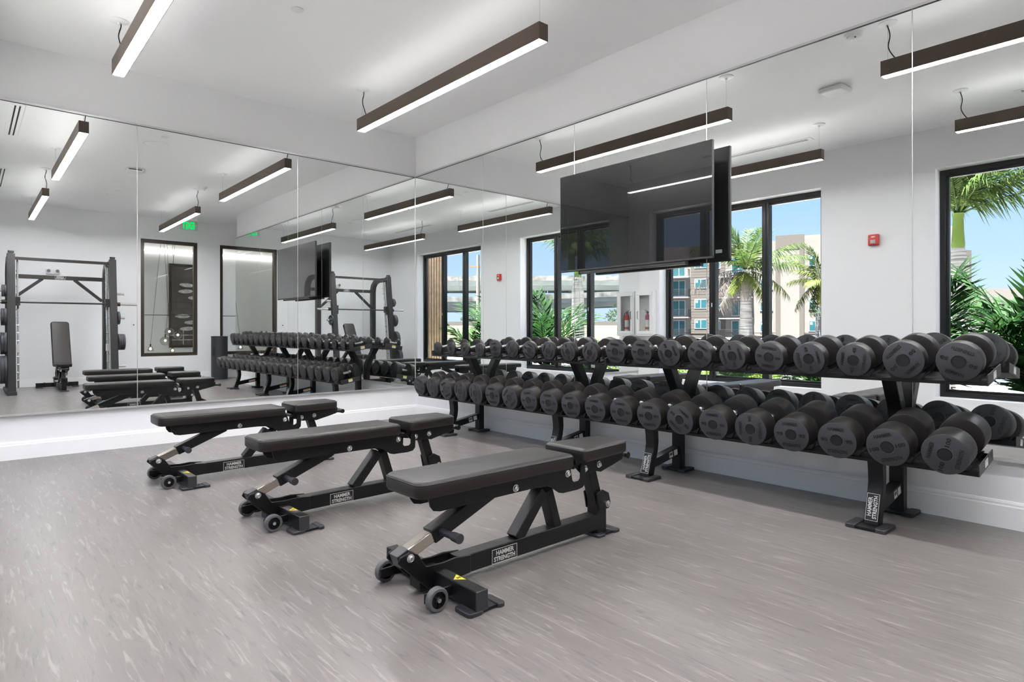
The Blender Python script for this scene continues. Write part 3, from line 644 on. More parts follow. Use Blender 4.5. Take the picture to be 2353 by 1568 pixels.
def make_rack(unit, label):
    yc = -2.03 if unit == 0 else -4.338; Y0, Y1 = ((-3.176, -.885) if unit == 0 else (-5.4975, -3.182))
    t = thing('dumbbell_rack', label, 'rack', (RX, yc, 0), 0, 'two-tier dumbbell racks'); o = Vector((RX, yc, 0))
    ups = (-1.31, -2.72) if unit == 0 else (-3.625, -5.035)
    for uy in ups:
        y = uy - yc; hw = .036
        g = G()
        # front leg: S-curved flat column
        fr = [(-.500, .012), (-.478, .10), (-.448, .17), (-.436, .22), (-.440, .28), (-.452, .352)]
        bk = [(-.388, .363), (-.388, .30), (-.384, .24), (-.392, .18), (-.416, .10), (-.440, .012)]
        g.prism([(x - RX, z) for x, z in fr + bk], 'y', y - hw, y + hw)
        g.prism([(x - RX, z) for x, z in ((-.40, .315), (-.30, .379), (-.39, .363))], 'y', y - .006, y + .006)
        # brace and rear post bending forward to the upper tray
        g.beam((-.425 - RX, y, .092), (-.10 - RX, y, .148), .058, .060)
        g.prism([(x - RX, z) for x, z in ((-.122, .012), (-.122, .44), (-.128, .50), (-.150, .58), (-.246, .745), (-.250, .764), (-.180, .776), (-.085, .60), (-.068, .53), (-.062, .46), (-.062, .012))], 'y', y - hw, y + hw)
        u = obj('upright', g, 'black', t, .004)
        for (x0, x1) in ((-.590, -.435), (-.170, -.030)):
            f = obj('foot', G().prism(rounded(x0 - RX, x1 - RX, y - .095, y - .045, .012), 'z', 0, .02), 'dgrey', t, .003); obj('foot', G().prism(rounded(x0 - RX, x1 - RX, y + .045, y + .095, .012), 'z', 0, .02), 'dgrey', t, .003)
            obj('foot_plate', G().box(x0 + .004 - RX, x1 - .004 - RX, y - .085, y + .085, .003, .0145), 'black', f)
        p0, p1 = Vector((-.4965 - RX, y, .035)), Vector((-.458 - RX, y, .160)); dz = (p1 - p0).normalized()
        # plate on the sloping foot of the leg; the lettering climbs it
        mid = (p0 + p1) / 2; xa = dz; ya = Vector((0, 1, 0)); za = xa.cross(ya)
        if za.x > 0: ya = -ya; za = xa.cross(ya)
        X = Matrix(((xa.x, ya.x, za.x, mid.x + za.x * .0015), (xa.y, ya.y, za.y, mid.y), (xa.z, ya.z, za.z, mid.z + za.z * .0015), (0, 0, 0, 1)))
        obj('name_plate', logo(G(), X, .138, .060), ['groove', 'silver'], t)
        X = Matrix.Translation((-.2 - RX, y - .0305, .131)) @ Matrix.Rotation(-.171, 4, 'Y')
        obj('sticker', G().box(-.05, -.008, 0, .001, -.02, .02, 0, X).box(.008, .05, 0, .001, -.02, .02, 0, X).box(-.045, -.013, -.0006, 0, -.004, .014, 1, X), ['paper', 'grey'], t)
        obj('sticker', G().box(-.055, .055, 0, .001, -.018, .018, 0, X @ Matrix.Translation((0, .060, 0))).box(-.055, .055, .001, .0014, .008, .018, 1, X @ Matrix.Translation((0, .060, 0))), ['paper', 'orange'], t)
    for k in ('up', 'lo'):
        fx, fz, cx = TR[k]; X = Matrix.Translation((fx - RX, 0, fz)) @ Matrix.Rotation(-TILT, 4, 'Y')
        D = .257
        sec = [(0, 0), (D, 0), (D, .030), (D - .004, .030), (D - .004, .004), (D * .62, .004), (D * .60, .012), (D * .40, .012), (D * .38, .004), (.004, .004), (.004, .016), (0, .016)]
        tr = obj('tray', G().prism(sec, 'y', Y0 + .004 - yc, Y1 - .004 - yc, 0, X), 'black', t)
        for y in (Y0, Y1):
            s = 1 if y == Y0 else -1
            e = obj('end_plate', G().box(-.002, D + .002, y - yc + (0 if s > 0 else -.005), y - yc + (.005 if s > 0 else 0), 0, .055, 0, X), 'dgrey', tr, .002)
            if (unit == 0) == (s < 0):
                yy = y - yc; a, b = (yy - .0008, yy) if s > 0 else (yy, yy + .0008)
                obj('warning_label', G().box(.10, .155, a, b, .010, .034, 0, X).box(.10, .155, a - .0002, b + .0002, .034, .046, 1, X), ['paper', 'yellow' if unit == 0 else 'silver'], e)
        for uy in ups:
            g = G()
            for q in (.07, .19): g.lathe([(0, -.012), (.006, -.012), (.009, -.006), (.009, 0), (0, 0)], 10, 0, X @ Matrix.Translation((q, uy - yc + .05, 0)))
            obj('bolt', g, 'zinc', tr)
        for i in range(10):
            wt = (WEIGHTS if k == 'up' else LOWER)[unit * 10 + i]
            p = tray_point(k, cx, 0)
            so = put('saddle', saddle_mesh(wt), t, (p.x - RX, dumb_y(unit, i) - yc, p.z), (0, -TILT, 0))
    return t
make_rack(0, 'two-tier black dumbbell rack by the room corner, with the smaller pairs')
make_rack(1, 'two-tier black dumbbell rack at the open right end, with bigger pairs')

# ------------------------------------------------------------------ dumbbells
_dm = {}
def head_mesh(wt):
    if wt in _dm: return _dm[wt]
    R, T = radius(wt), THICK[wt]; x0, x1 = GAP / 2, GAP / 2 + T
    X = Matrix(((0, 0, 1, 0), (1, 0, 0, 0), (0, 1, 0, 0), (0, 0, 0, 1)))      # lathe axis -> x ; (x,y) -> (y,z)
    g = G(); c = .006 if R > .07 else .004
    prof = [(.019, x0 + .001), (R - c * 1.6, x0), (R - c * .4, x0 + c * .5), (R, x0 + c * 1.5), (R, x1 - c * 1.6), (R - c * .35, x1 - c * .45), (R - c * 1.4, x1), (.345 * R, x1), (.335 * R, x1 + .0004), (.318 * R, x1 + .0004), (.312 * R, x1 - .0025), (.285 * R, x1 - .0025), (.275 * R, x1 - .001), (0, x1 - .001)]
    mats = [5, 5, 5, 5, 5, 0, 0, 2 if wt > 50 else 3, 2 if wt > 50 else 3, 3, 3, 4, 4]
    g.lathe(prof, 44, 0, X, mats)
    T4 = lambda u, v, a=0: X @ Matrix.Translation((u * R, v * R, x1 - .0003)) @ Matrix.Rotation(a, 4, 'Z')
    put_text(g, 'HAMMER', .19 * R, .84 * R, .0014, T4(0, .61), 1, .02)
    put_text(g, 'STRENGTH', .19 * R, .98 * R, .0014, T4(0, -.61), 1, .02)
    wd = .36 if wt < 100 else .46
    if wt < 10: wd = .17
    for s in (-1, 1): put_text(g, str(wt), .20 * R, wd * R, .0014, T4(s * .63, 0), 1, .03)
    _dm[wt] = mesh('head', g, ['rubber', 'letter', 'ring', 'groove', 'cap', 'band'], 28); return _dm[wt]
gh = G().lathe([(.0145, -GAP / 2 - .004), (.0145, GAP / 2 + .004)], 20, 0, Matrix.Rotation(PI / 2, 4, 'Y'))
for s in (-1, 1): gh.lathe([(.0145, 0), (.021, .004), (.0225, .012), (.0225, .017), (.0, .017)] if s > 0 else [(0, -.017), (.0225, -.017), (.0225, -.012), (.021, -.004), (.0145, 0)], 20, 1, Matrix.Translation((s * (GAP / 2 - .015), 0, 0)) @ Matrix.Rotation(PI / 2, 4, 'Y'))
handle_me = mesh('handle', gh, ['knurl', 'chrome'])
ORD = ['first', 'second', 'third', 'fourth', 'fifth', 'sixth', 'seventh', 'eighth', 'ninth', 'tenth']
SPIN_LO = [-20, 80, 22, 70, 85, 0, 42, 5, 0, 4, 0, 0, 2, -40, 0, 88, 0, 0, 18, 75]
SPIN_UP = [60, 15, 40, 75, 10, 50, -30, 60, 100, 55, -8, -5, -70, -35, -78, 172, -80, 80, 225, 160]
rd = random.Random(11)
for k, ws, spins in (('up', WEIGHTS, SPIN_UP), ('lo', LOWER, SPIN_LO)):
    shelf = 'upper' if k == 'up' else 'lower'
    for j, wt in enumerate(ws):
        unit, i = j // 10, j % 10; R = radius(wt)
        p = tray_point(k, TR[k][2], axis_height(R))
        t = bpy.data.objects.new('dumbbell', None); COL.objects.link(t); t.empty_display_size = .05
        t.location = (p.x, dumb_y(unit, i), p.z); t.rotation_euler = (math.radians(spins[j]) * -1, -TILT, 0)
        lg = 'marked %d, ' % wt if (k == 'lo' and j >= 5) or (k == 'up' and j >= 10) else ''
        if j == 0: where = 'nearest the room corner on the %s shelf' % shelf
        elif j == 19: where = 'at the right end of the %s shelf' % shelf
        elif j < 10: where = '%s from the room corner on the %s shelf' % (ORD[j], shelf)
        else: where = '%s from the right end of the %s shelf' % (ORD[19 - j], shelf)
        size = 'small' if wt <= 10 else 'medium' if wt <= 25 else 'big'
        if k == 'lo': size = 'thick'
        tag(t, ('%s round black dumbbell %s%s' % (size, lg, where)), 'dumbbell', 'dumbbells on the %s shelf' % shelf)
        put('handle', handle_me, t)
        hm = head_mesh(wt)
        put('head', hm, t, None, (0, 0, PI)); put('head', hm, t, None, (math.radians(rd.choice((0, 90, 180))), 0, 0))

# ------------------------------------------------------------------ rack machine with guided bar, seen in the mirror
t = thing('smith_machine', 'tall black rack machine with guided bar against the far wall', 'gym machine', (-2.76, -6.75, 0)); O = Vector((-2.76, -6.75, 0))
L_ = lambda x, y, z: Vector((x, y, z)) - O
for s, xp in ((-1, -3.445), (1, -2.065)):
    g = G().beam(L_(xp, -6.235, .05), L_(xp, -6.50, 2.235), .104, .10, (1, 0, 0)); obj('front_post', g, 'dark', t, .004)
    obj('floor_pad', G().box(xp + 2.76 - .062, xp + 2.76 + .062, -.75, .59, 0, .055), 'dgrey', t, .006)
    g = G().prism([(y + 6.75, z) for y, z in ((-7.27, .05), (-7.27, 1.96), (-7.22, 2.09), (-7.10, 2.19), (-6.98, 2.22), (-6.50, 2.22), (-6.50, 2.13), (-6.95, 2.13), (-7.05, 2.10), (-7.12, 2.02), (-7.14, 1.90), (-7.14, .05))], 'x', xp + 2.76 - .045, xp + 2.76 + .045); obj('rear_post', g, 'dark', t, .004)
    xi = xp - s * .085
    obj('guide_rod', G().cyl(L_(xi, -6.36, .10), L_(xi, -6.57, 2.16), .014, n=12), 'chrome', t)
    g = G().beam(L_(xp - s * .058, -6.34, .12), L_(xp - s * .058, -6.585, 2.10), .010, .045, (1, 0, 0))
    for q in range(15): g.cyl(L_(xp - s * .05, -6.35 - .0155 * q, .22 + .125 * q), L_(xp - s * .10, -6.35 - .0155 * q, .22 + .125 * q), .012, n=10, m=1)
    obj('catch_rail', g, ['knurl', 'zinc'], t)
    obj('top_pulley', G().box(xp + 2.76 - .03, xp + 2.76 + .03, .22, .30, 2.235, 2.275).cyl(L_(xp - .04, -6.49, 2.268), L_(xp + .04, -6.49, 2.268), .018), 'dark', t, .003)
    obj('stopper', G().box(xi + 2.76 - .02, xi + 2.76 + .02, .30, .36, .66, .78), 'silver', t, .003)
obj('top_bar', G().beam(L_(-3.40, -6.47, 2.165), L_(-2.11, -6.47, 2.165), .05, .046), 'dark', t, .003)
obj('rear_crossbar', G().beam(L_(-3.41, -7.2, 1.93), L_(-2.11, -7.2, 1.93), .07, .068), 'dark', t, .003)
for a, b in (((-2.985, 1.905), (-3.40, 1.54)), ((-2.535, 1.905), (-2.12, 1.54))): obj('gusset', G().beam(L_(a[0], -7.2, a[1]), L_(b[0], -7.2, b[1]), .05, .05), 'dark', t, .003)
obj('name_plate', logo(G(), Matrix.Translation((.02, -.413, 1.93)) @ Matrix.Rotation(PI, 4, 'Z') @ Matrix.Rotation(PI / 2, 4, 'X'), .155, .062), ['groove', 'silver'], t)
obj('sticker', G().box(-.685 - .025, -.685 + .025, .445, .447, 0, .06).box(-.71, -.66, .4465, .4475, .052, .06, 1), ['paper', 'orange'], t, loc=(0, -.05, 1.13))
g = G().cyl(L_(-3.53, -6.46, 1.465), L_(-1.97, -6.46, 1.465), .0145, n=16); bar = obj('guided_bar', g, 'dark', t)
for s, x0 in ((-1, -3.52), (1, -2.00)):
    obj('bar_sleeve', G().cyl(L_(x0, -6.46, 1.465), L_(x0 + s * .30, -6.46, 1.465), .0245, n=18), 'chrome', bar)
    obj('bar_collar', G().cyl(L_(x0 - s * .01, -6.46, 1.465), L_(x0 + s * .045, -6.46, 1.465), .034, n=18), 'bronze', bar)
    xi = -3.36 if s < 0 else -2.15
    obj('bar_hook', G().box(xi + 2.76 - .03, xi + 2.76 + .03, .25, .33, 1.41, 1.55).box(xi + 2.76 - .012, xi + 2.76 + .012, .31, .36, 1.36, 1.43), ['dark'], bar, .004)
horns = []
for s, xp in ((-1, -3.50), (1, -2.015)):
    for z in (1.64, 1.225, .81, .40):
        y = -6.235 - .121 * z
        obj('storage_horn', G().cyl(L_(xp, y, z), L_(xp + s * .115, y, z), .022, n=16), 'chrome', t)
_pl = {}
def plate_mesh(r, th):
    if (r, th) in _pl: return _pl[(r, th)]
    X = Matrix.Rotation(PI / 2, 4, 'Y'); h = th / 2
    me = mesh('weight_plate', G().lathe([(.025, -h * .8), (.045, -h * .8), (.05, -h * .55), (r * .72, -h * .55), (r * .78, -h), (r - .004, -h), (r, -h * .6), (r, h * .6), (r - .004, h), (r * .78, h), (r * .72, h * .55), (.05, h * .55), (.045, h * .8), (.025, h * .8), (.025, -h * .8)], 40, 0, X), ['rubber'], 30)
    _pl[(r, th)] = me; return me
pl = [(1, 1.225, .112, [.034], 'small weight plate on the second storage horn beside the lobby window'),
      (1, .81, .138, [.032, .032, .032], '%s of three weight plates on the third horn beside the lobby window'),
      (-1, 1.64, .095, [.03, .026], '%s small weight plate on the top horn at far left'), (-1, 1.225, .135, [.036, .03], '%s weight plate on the second horn at far left'),
      (-1, .81, .172, [.04, .034], '%s weight plate on the third horn at far left'), (-1, .40, .218, [.042, .04], '%s large weight plate on the lowest horn at far left')]
for s, z, r, ths, lb in pl:
    x = (-3.50 if s < 0 else -2.015) + s * .006
    for i, th in enumerate(ths):
        o = put('weight_plate', plate_mesh(r, th), None, (x + s * th / 2, -6.235 - .121 * z, z)); x += s * (th + .001)
        nm = (['innermost', 'middle', 'outermost'] if len(ths) == 3 else ['inner', 'outer'])[i]
        tag(o, lb % nm if '%s' in lb else lb, 'weight plate', 'weight plates on the rack machine')

# ------------------------------------------------------------------ outdoors, beyond the window wall
M['bounce_bed'] = mat('pale_bounce_ground', (0.74, 0.72, 0.68), 0.95, var=.10, vscale=40)
M['pavement'] = mat('pale_pavement', (0.66, 0.64, 0.61), 0.85, var=.12, vscale=1.5)
M['asphalt'] = mat('asphalt', (0.0350, 0.0350, 0.0350), 0.9, var=.15, vscale=.6)
M['tan'] = mat('dry_grass', (0.0496, 0.0416, 0.0168), 0.95, var=.3, vscale=1.2)
M['stucco'] = mat('white_stucco', (0.1420, 0.1300, 0.1130), 0.9, var=.05, vscale=.7)
M['taupe'] = mat('taupe_stucco', (0.0710, 0.0620, 0.0510), 0.9)
M['film'] = mat('teal_film_window', (0.0030, 0.0560, 0.0660), 0.5, var=.25, vscale=.8)
M['winwhite'] = mat('white_window_frame', (0.3100, 0.3100, 0.3038), 0.5)
M['rail'] = mat('dark_railing', (0.03, 0.027, 0.025), 0.5)
M['concrete'] = mat('bridge_concrete', (0.2856, 0.3060, 0.2924), 0.9, var=.14, vscale=.5)
M['mottled'] = mat('stained_parapet', (0.1800, 0.1800, 0.1650), 0.95, var=.65, vscale=.9)
M['wood'] = mat('timber_slat', (0.29, 0.195, 0.118), 0.55, var=.18, vscale=9)
M['wooddark'] = mat('slat_gap', (0.05, 0.032, 0.02), 0.7)
M['polewood'] = mat('pale_pole', (0.2040, 0.1860, 0.1500), 0.9)
M['bark'] = mat('royal_palm_bark', (0.3220, 0.3115, 0.2940), 0.9)
M['shaft'] = mat('green_crown_shaft', (0.0480, 0.0792, 0.0048), 0.4)
M['shaft2'] = mat('yellow_crown_shaft', (0.1400, 0.1400, 0.0140), 0.4)
def leafmat(name, a, b, tr=0.35):
    m, n, L, o = bare(name); t = n.new('ShaderNodeTexCoord'); x = n.new('ShaderNodeTexNoise'); x.inputs['Scale'].default_value = 5
    r = n.new('ShaderNodeValToRGB'); r.color_ramp.elements[0].color = (*a, 1); r.color_ramp.elements[1].color = (*b, 1); r.color_ramp.elements[0].position = .35; r.color_ramp.elements[1].position = .65
    p = n.new('ShaderNodeBsdfPrincipled'); p.inputs['Roughness'].default_value = .65; p.inputs['Specular IOR Level'].default_value = .15; tl = n.new('ShaderNodeBsdfTranslucent'); mx = n.new('ShaderNodeMixShader'); mx.inputs[0].default_value = tr
    L.new(t.outputs['Object'], x.inputs['Vector']); L.new(x.outputs['Fac'], r.inputs[0]); L.new(r.outputs[0], p.inputs['Base Color']); L.new(r.outputs[0], tl.inputs[0])
    L.new(p.outputs[0], mx.inputs[1]); L.new(tl.outputs[0], mx.inputs[2]); L.new(mx.outputs[0], o.inputs[0]); return m
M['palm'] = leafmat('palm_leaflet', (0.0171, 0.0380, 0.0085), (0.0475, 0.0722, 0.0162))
M['palmy'] = leafmat('yellow_green_leaflet', (0.0400, 0.0600, 0.0080), (0.0720, 0.0880, 0.0160))  # yellower, paler leaf colour
M['dead'] = leafmat('dry_frond', (0.0825, 0.0728, 0.0600), (0.1275, 0.1177, 0.1065), .2)
M['deep'] = leafmat('deep_green_leaf', (0.0083, 0.0270, 0.0075), (0.0210, 0.0562, 0.0128), .35)
M['lime'] = leafmat('lime_leaf', (0.0420, 0.0840, 0.0084), (0.0840, 0.1200, 0.0150), .4)
M['farleaf'] = leafmat('far_tree_leaf', (0.0350, 0.0560, 0.0315), (0.0700, 0.0945, 0.0560), .3)
# bark rings along the trunk
_n = M['bark'].node_tree.nodes; _l = M['bark'].node_tree.links; _b = _n['Principled BSDF']
_t = _n.new('ShaderNodeTexCoord'); _m = _n.new('ShaderNodeMapping'); _m.inputs['Scale'].default_value = (1.2, 1.2, 26); _x = _n.new('ShaderNodeTexNoise'); _x.inputs['Scale'].default_value = 1; _x.inputs['Detail'].default_value = 4
_r = _n.new('ShaderNodeValToRGB'); _r.color_ramp.elements[0].color = (.060, .058, .055, 1); _r.color_ramp.elements[0].position = .34; _r.color_ramp.elements[1].color = (.20, .195, .187, 1); _r.color_ramp.elements[1].position = .56
_l.new(_t.outputs['Object'], _m.inputs[0]); _l.new(_m.outputs[0], _x.inputs['Vector']); _l.new(_x.outputs['Fac'], _r.inputs[0]); _l.new(_r.outputs[0], _b.inputs['Base Color'])

struct('ground', G().box(-160, -4.556, -140, 120, -.35, -.15), 'asphalt')
struct('ground_bed', G().box(-6.7, -4.556, -12, 8, -.149, -.02), 'bounce_bed')  # unseen bed made pale to bounce daylight up onto the ceiling
struct('ground_pavement', G().box(-13, -6.7, -16, 14, -.149, -.06), 'pavement')
# timber clad wing of the building
g = G().box(-5.62, -4.556, -7.6, -7.24, -.15, 4.2, 1)
for k in range(13): g.box(-5.61 + .082 * k, -5.61 + .082 * k + .060, -7.24, -7.20, -.1, 4.2, 0)
for k in range(4): g.box(-5.66, -5.62, -7.58 + .09 * k, -7.53 + .09 * k, -.1, 4.2, 0)
o = struct('wall_wing', g, ['wood', 'wooddark']); o['label'] = 'brown vertical timber slats of the building wing outside the window'

# apartment building
A0 = Vector((-72.433, 45.269, 0)); dv = Vector((-.352795, -.935700, 0)); nv = Vector((.935700, -.352795, 0))
t = bpy.data.objects.new('apartment_building', None); COL.objects.link(t); t.matrix_world = Matrix(((dv.x, nv.x, 0, A0.x), (dv.y, nv.y, 0, A0.y), (0, 0, 1, -.1), (0, 0, 0, 1)))
tag(t, 'pale apartment building with teal windows and balconies across the street', 'building')
g = G().box(-12, 13.65, -9, 0, 0, 12.85); obj('stucco_wall', g, 'stucco', t)
def siding(u0, u1):
    g = G()
    for k in range(32): g.box(u0, u1, 0, .10 if k % 2 else .09, .40 * k + .02, .40 * k + .40)
    return g
obj('siding_wall', siding(2.6, 7.23), 'taupe', t); obj('siding_wall', siding(-8.5, -3.0), 'taupe', t)
obj('tower_wall', G().box(13.65, 17.05, -9, .35, 0, 13.5).box(13.65, 17.05, .35, .42, 11.65, 13.5).box(13.65, 14.25, .35, .42, 0, 11.65).box(16.5, 17.05, .35, .42, 0, 11.65), 'taupe', t)
obj('tower_panel', G().box(14.25, 16.5, .35, .38, 0, 11.65), 'stucco', t)
obj('end_wall', G().box(17.05, 34, -9, .1, 0, 13.35), 'stucco', t)
obj('base_band', G().box(-12, 34, .1, .14, .55, .72), 'taupe', t)
def bwin(u0, u1, z0, z1, v=.1, mid=True, door=False):
    g = G().box(u0, u1, v - .05, v + .03, z0, z1, 0); xs = [u0 + .09, (u0 + u1) / 2 - .04, (u0 + u1) / 2 + .04, u1 - .09] if mid else [u0 + .09, u1 - .09]
    for k in range(0, len(xs), 2): g.box(xs[k], xs[k + 1], v + .03, v + .035, z0 + .09, z1 - .09, 1)
    if not door: g.box(xs[0] + .1, xs[0] + .35, v + .036, v + .038, z1 - .5, z1 - .2, 2)
    obj('window', g, ['winwhite', 'film', 'paper'], t)
def balcony(u0, u1, z):
    b = obj('balcony', G().box(u0, u1, 0, 1.35, z - .14, z), 'winwhite', t)
    g = G()
    for zz in (z + .12, z + 1.05): g.box(u0 + .05, u1 - .05, 1.27, 1.31, zz, zz + .04); g.box(u0 + .05, u0 + .09, 0, 1.3, zz, zz + .04); g.box(u1 - .09, u1 - .05, 0, 1.3, zz, zz + .04)
    k = int((u1 - u0) / .16)
    for i in range(k + 1): x = u0 + .06 + (u1 - u0 - .14) * i / k; g.box(x, x + .022, 1.275, 1.30, z + .1, z + 1.06)
    for x in (u0 + .06, u1 - .08):
        for j in range(7): g.box(x, x + .022, .1 + .17 * j, .122 + .17 * j, z + .1, z + 1.06)
    obj('railing', g, 'rail', b)
for fl in range(4):
    z = 2.83 * fl
    for u in (3.13, -7.6): bwin(u, u + 1.70, z + 1.22, z + 2.55)
    bwin(5.6, 6.62, z + 1.05, z + 2.35, mid=False)
    bwin(.05, 1.85, z + .15, z + 2.45, .04, door=True); bwin(8.05, 9.95, z + .15, z + 2.35, .04, door=True); bwin(-2.4, -.6, z + .15, z + 2.45, .04, door=True)
    balcony(-2.6, 2.53, z + .05); balcony(6.43, 10.83, z - .15 if fl else .05)
    bwin(11.7, 13.3, z + .78, z + 2.25, .04); bwin(17.58, 18.43, z + .85, z + 2.25, .14, mid=False)
    for u in (20.5, 24, 27.5, 31): bwin(u, u + 1.6, z + .85, z + 2.25, .14)

# white parking building
t = thing('parking_building', 'low white parking building beyond the palm by the second window', 'building', (-46, 3.2, -.1), math.atan2(-2.25, -2.6))
obj('wall', G().box(-1.6, 30, -6, 0, 0, 1.2).box(-1.6, 30, -6, 0, 1.52, 2.38).box(-1.6, 30, -6, 0, 2.74, 3.75), 'stucco', t)
obj('opening', G().box(-1.5, 30, -5.8, -.12, 1.2, 1.52).box(-1.5, 30, -5.8, -.12, 2.38, 2.74), 'rail', t); obj('stair_tower', G().box(-1.95, -1.6, -5, 0, 0, 6.2), 'taupe', t)

# elevated highway
def deck(label, pts, th):
    t = thing('overpass', label, 'bridge', (pts[0][0], pts[0][1], 0)); o = Vector(t.location); g1, g2, g3 = G(), G(), G()
    for a, b in zip(pts[:-1], pts[1:]):
        a, b = Vector(a) - o, Vector(b) - o; sd = Vector((-(b - a).y, (b - a).x, 0)).normalized(); z = Vector((0, 0, 1))
        g1.beam(a - z * (.75 + th / 2), b - z * (.75 + th / 2), 9, th, sd, 0, None, (0, 0, 1)); g2.beam(a - z * .40, b - z * .40, 9.8, .75, sd, 0, None, (0, 0, 1))
        for q in (-3, 3): g3.beam(a - z * (.75 + th + .35) + sd * q, b - z * (.75 + th + .35) + sd * q, .8, .7, sd, 0, None, (0, 0, 1))
    obj('deck', g1, 'concrete', t); obj('parapet', g2, 'mottled', t); obj('girder', g3, 'concrete', t); return t, o
t, o = deck('upper concrete deck of the elevated highway far beyond the windows', [(-40, -88.5, 9.3), (-56.3, -74, 9.3), (-66.8, -64.8, 9.3), (-84, -48, 9.3)], .75)
for x, y in ((-50, -79.5), (-70, -61.8)):
    obj('pier', G().box(-1, 1, -1, 1, -.2, 6.6, 0, Matrix.Translation(Vector((x, y, 0)) - o)).box(-3.2, 3.2, -.9, .9, 6.4, 7.5, 0, Matrix.Translation(Vector((x, y, 0)) - o) @ Matrix.Rotation(.86, 4, 'Z')), 'concrete', t)
t, o = deck('lower concrete ramp of the elevated highway below the upper deck', [(-36, -84, 5.75), (-52.5, -69, 5.8), (-63, -59.5, 6.15), (-78, -43, 6.9)], .6)
for x, y in ((-46, -75), (-62.6, -59.8)):
    obj('pier', G().box(-.9, .9, -.9, .9, -.2, 3.9, 0, Matrix.Translation(Vector((x, y, 0)) - o)).box(-2.8, 2.8, -.8, .8, 3.6, 4.6, 0, Matrix.Translation(Vector((x, y, 0)) - o) @ Matrix.Rotation(.86, 4, 'Z')), 'concrete', t)
t = thing('utility_pole', 'pale wooden utility pole in front of the elevated highway', 'pole', (-27.2, -33.05, -.15))
obj('shaft', G().cyl((0, 0, 0), (0, 0, 7.2), .20, .12, 12), 'polewood', t); obj('crossarm', G().beam((-.9, .75, 6.25), (.9, -.75, 6.25), .12, .14, (0, 0, 1)), 'wood', t)
g = G().prism([(-2, -.15), (4.5, -.15), (.2, 1.32), (-2, 1.32)], 'y', -16, 16, 0)
X = Matrix.Translation((-31, -23.5, 0)) @ Matrix.Rotation(math.radians(45), 4, 'Z'); g.v = [tuple(X @ Vector(v)) for v in g.v]; struct('hill_bank', g, 'tan')
g = G().box(-.3, .0, -16, 16, 1.32, 1.62); g.v = [tuple(X @ Vector(v)) for v in g.v]; tag(obj('road_barrier', g, 'stucco'), 'low white road barrier on top of the dry grass bank', 'barrier')
t = thing('hospital_sign', 'small blue roadside sign with a white H', 'sign', (-17.4, -15.03, -.15), math.radians(45))
obj('post', G().cyl((-.03, 0, 0), (-.03, 0, .85), .03, n=10), 'zinc', t)
g = G().box(-.02, 0, -.17, .17, .78, 1.24, 0); put_text(g, 'H', .22, .17, .004, Matrix.Translation((0, 0, 1.08)) @ Matrix.Rotation(PI / 2, 4, 'Z') @ Matrix.Rotation(PI / 2, 4, 'X'), 1, .06)
g.box(0, .004, -.10, .02, .86, .90, 1).prism([(.0, .82), (.0, .94), (.08, .88)], 'x', 0, .004, 1)
M['blue'] = mat('sign_blue', (0.01, 0.16, 0.55), 0.4); obj('board', g, ['blue', 'paper'], t)
t = thing('picket_fence', 'low black metal picket fence beyond the window planting', 'fence', (-8.9, 0, -.06))
g = G()
for k in range(60): g.box(-.012, .012, -3.2 + .11 * k, -3.178 + .11 * k, .04, .58)
obj('picket_panel', g, 'rail', t); obj('fence_rail', G().box(-.018, .018, -3.2, 3.4, .08, .11).box(-.018, .018, -3.2, 3.4, .52, .55), 'rail', t)
for y in (-3.2, -1, 1.2, 3.4): obj('post', G().box(-.035, .035, y - .035, y + .035, 0, .64), 'rail', t)

# plants
def frond(L, n, ll, wd, rise, droop, seed, down=.45, m=0, fwd=.55):
    """one pinnate frond growing along +x"""
    rd = random.Random(seed); g = G()
    P = lambda s: Vector((L * (s - .12 * s * s * droop), 0, L * (rise * s - droop * s * s)))
    g.tube([P(i / 9) for i in range(10)], [.016 * L * (1 - .85 * i / 9) * .6 + .002 for i in range(10)], 5, m)
    for i in range(n):
        s = .10 + .90 * i / (n - 1); p = P(s); tg = (P(min(s + .02, 1)) - P(s - .02)).normalized(); up = Vector((0, 0, 1)); up = (up - tg * up.dot(tg)).normalized()
        for sd in (-1, 1):
            side = tg.cross(up) * sd; l = ll * (.45 + .75 * math.sin(PI * min(1, s * .9 + .08)) ** .7) * rd.uniform(.8, 1.15)
            d = (side * (1 - .35 * s) + tg * (fwd + .3 * s) + up * rd.uniform(-.15, .28)).normalized(); dn = Vector((0, 0, -1))
            wv = tg.cross(d).normalized().cross(d).normalized() * (wd / 2) * rd.uniform(.8, 1.2)
            a = p; b = p + d * l * .45; c = p + (d * (1 - down * .5) + dn * down * rd.uniform(.5, 1.2)).normalized() * l
            b = b.lerp((a + c) / 2, .25)
            g.add([a - wv * .35, a + wv * .35, b - wv, b + wv, c], [(0, 1, 3, 2), (2, 3, 4)], m)
    return g
FR = {}
def fmesh(key, **k):
    if key not in FR:
        mm = k.pop('mat'); FR[key] = mesh('frond', frond(**k), [mm], 180)
    return FR[key]
def royal(loc, label, trunk, sh_mat, shaft, fronds):
    t = thing('royal_palm', label, 'palm tree', loc, 0, 'palm trees outside the windows')
    obj('trunk', G().lathe([(r, z) for r, z in trunk], 22), 'bark', t)
    if shaft: obj('crown_shaft', G().lathe(shaft, 18), sh_mat, t)
    z = shaft[-1][1] if shaft else trunk[-1][1]
    for key, az, el, sc in fronds:
        o = put('frond', FR[key], t, (0, 0, z - .03)); o.rotation_euler = (0, -math.radians(el), math.radians(az)); o.scale = (sc, sc, sc)
fmesh('arch', mat='palm', L=2.5, n=46, ll=.62, wd=.042, rise=.28, droop=.34, seed=1, down=.75)
fmesh('up', mat='palm', L=1.7, n=36, ll=.48, wd=.045, rise=.20, droop=.20, seed=2, down=.35)
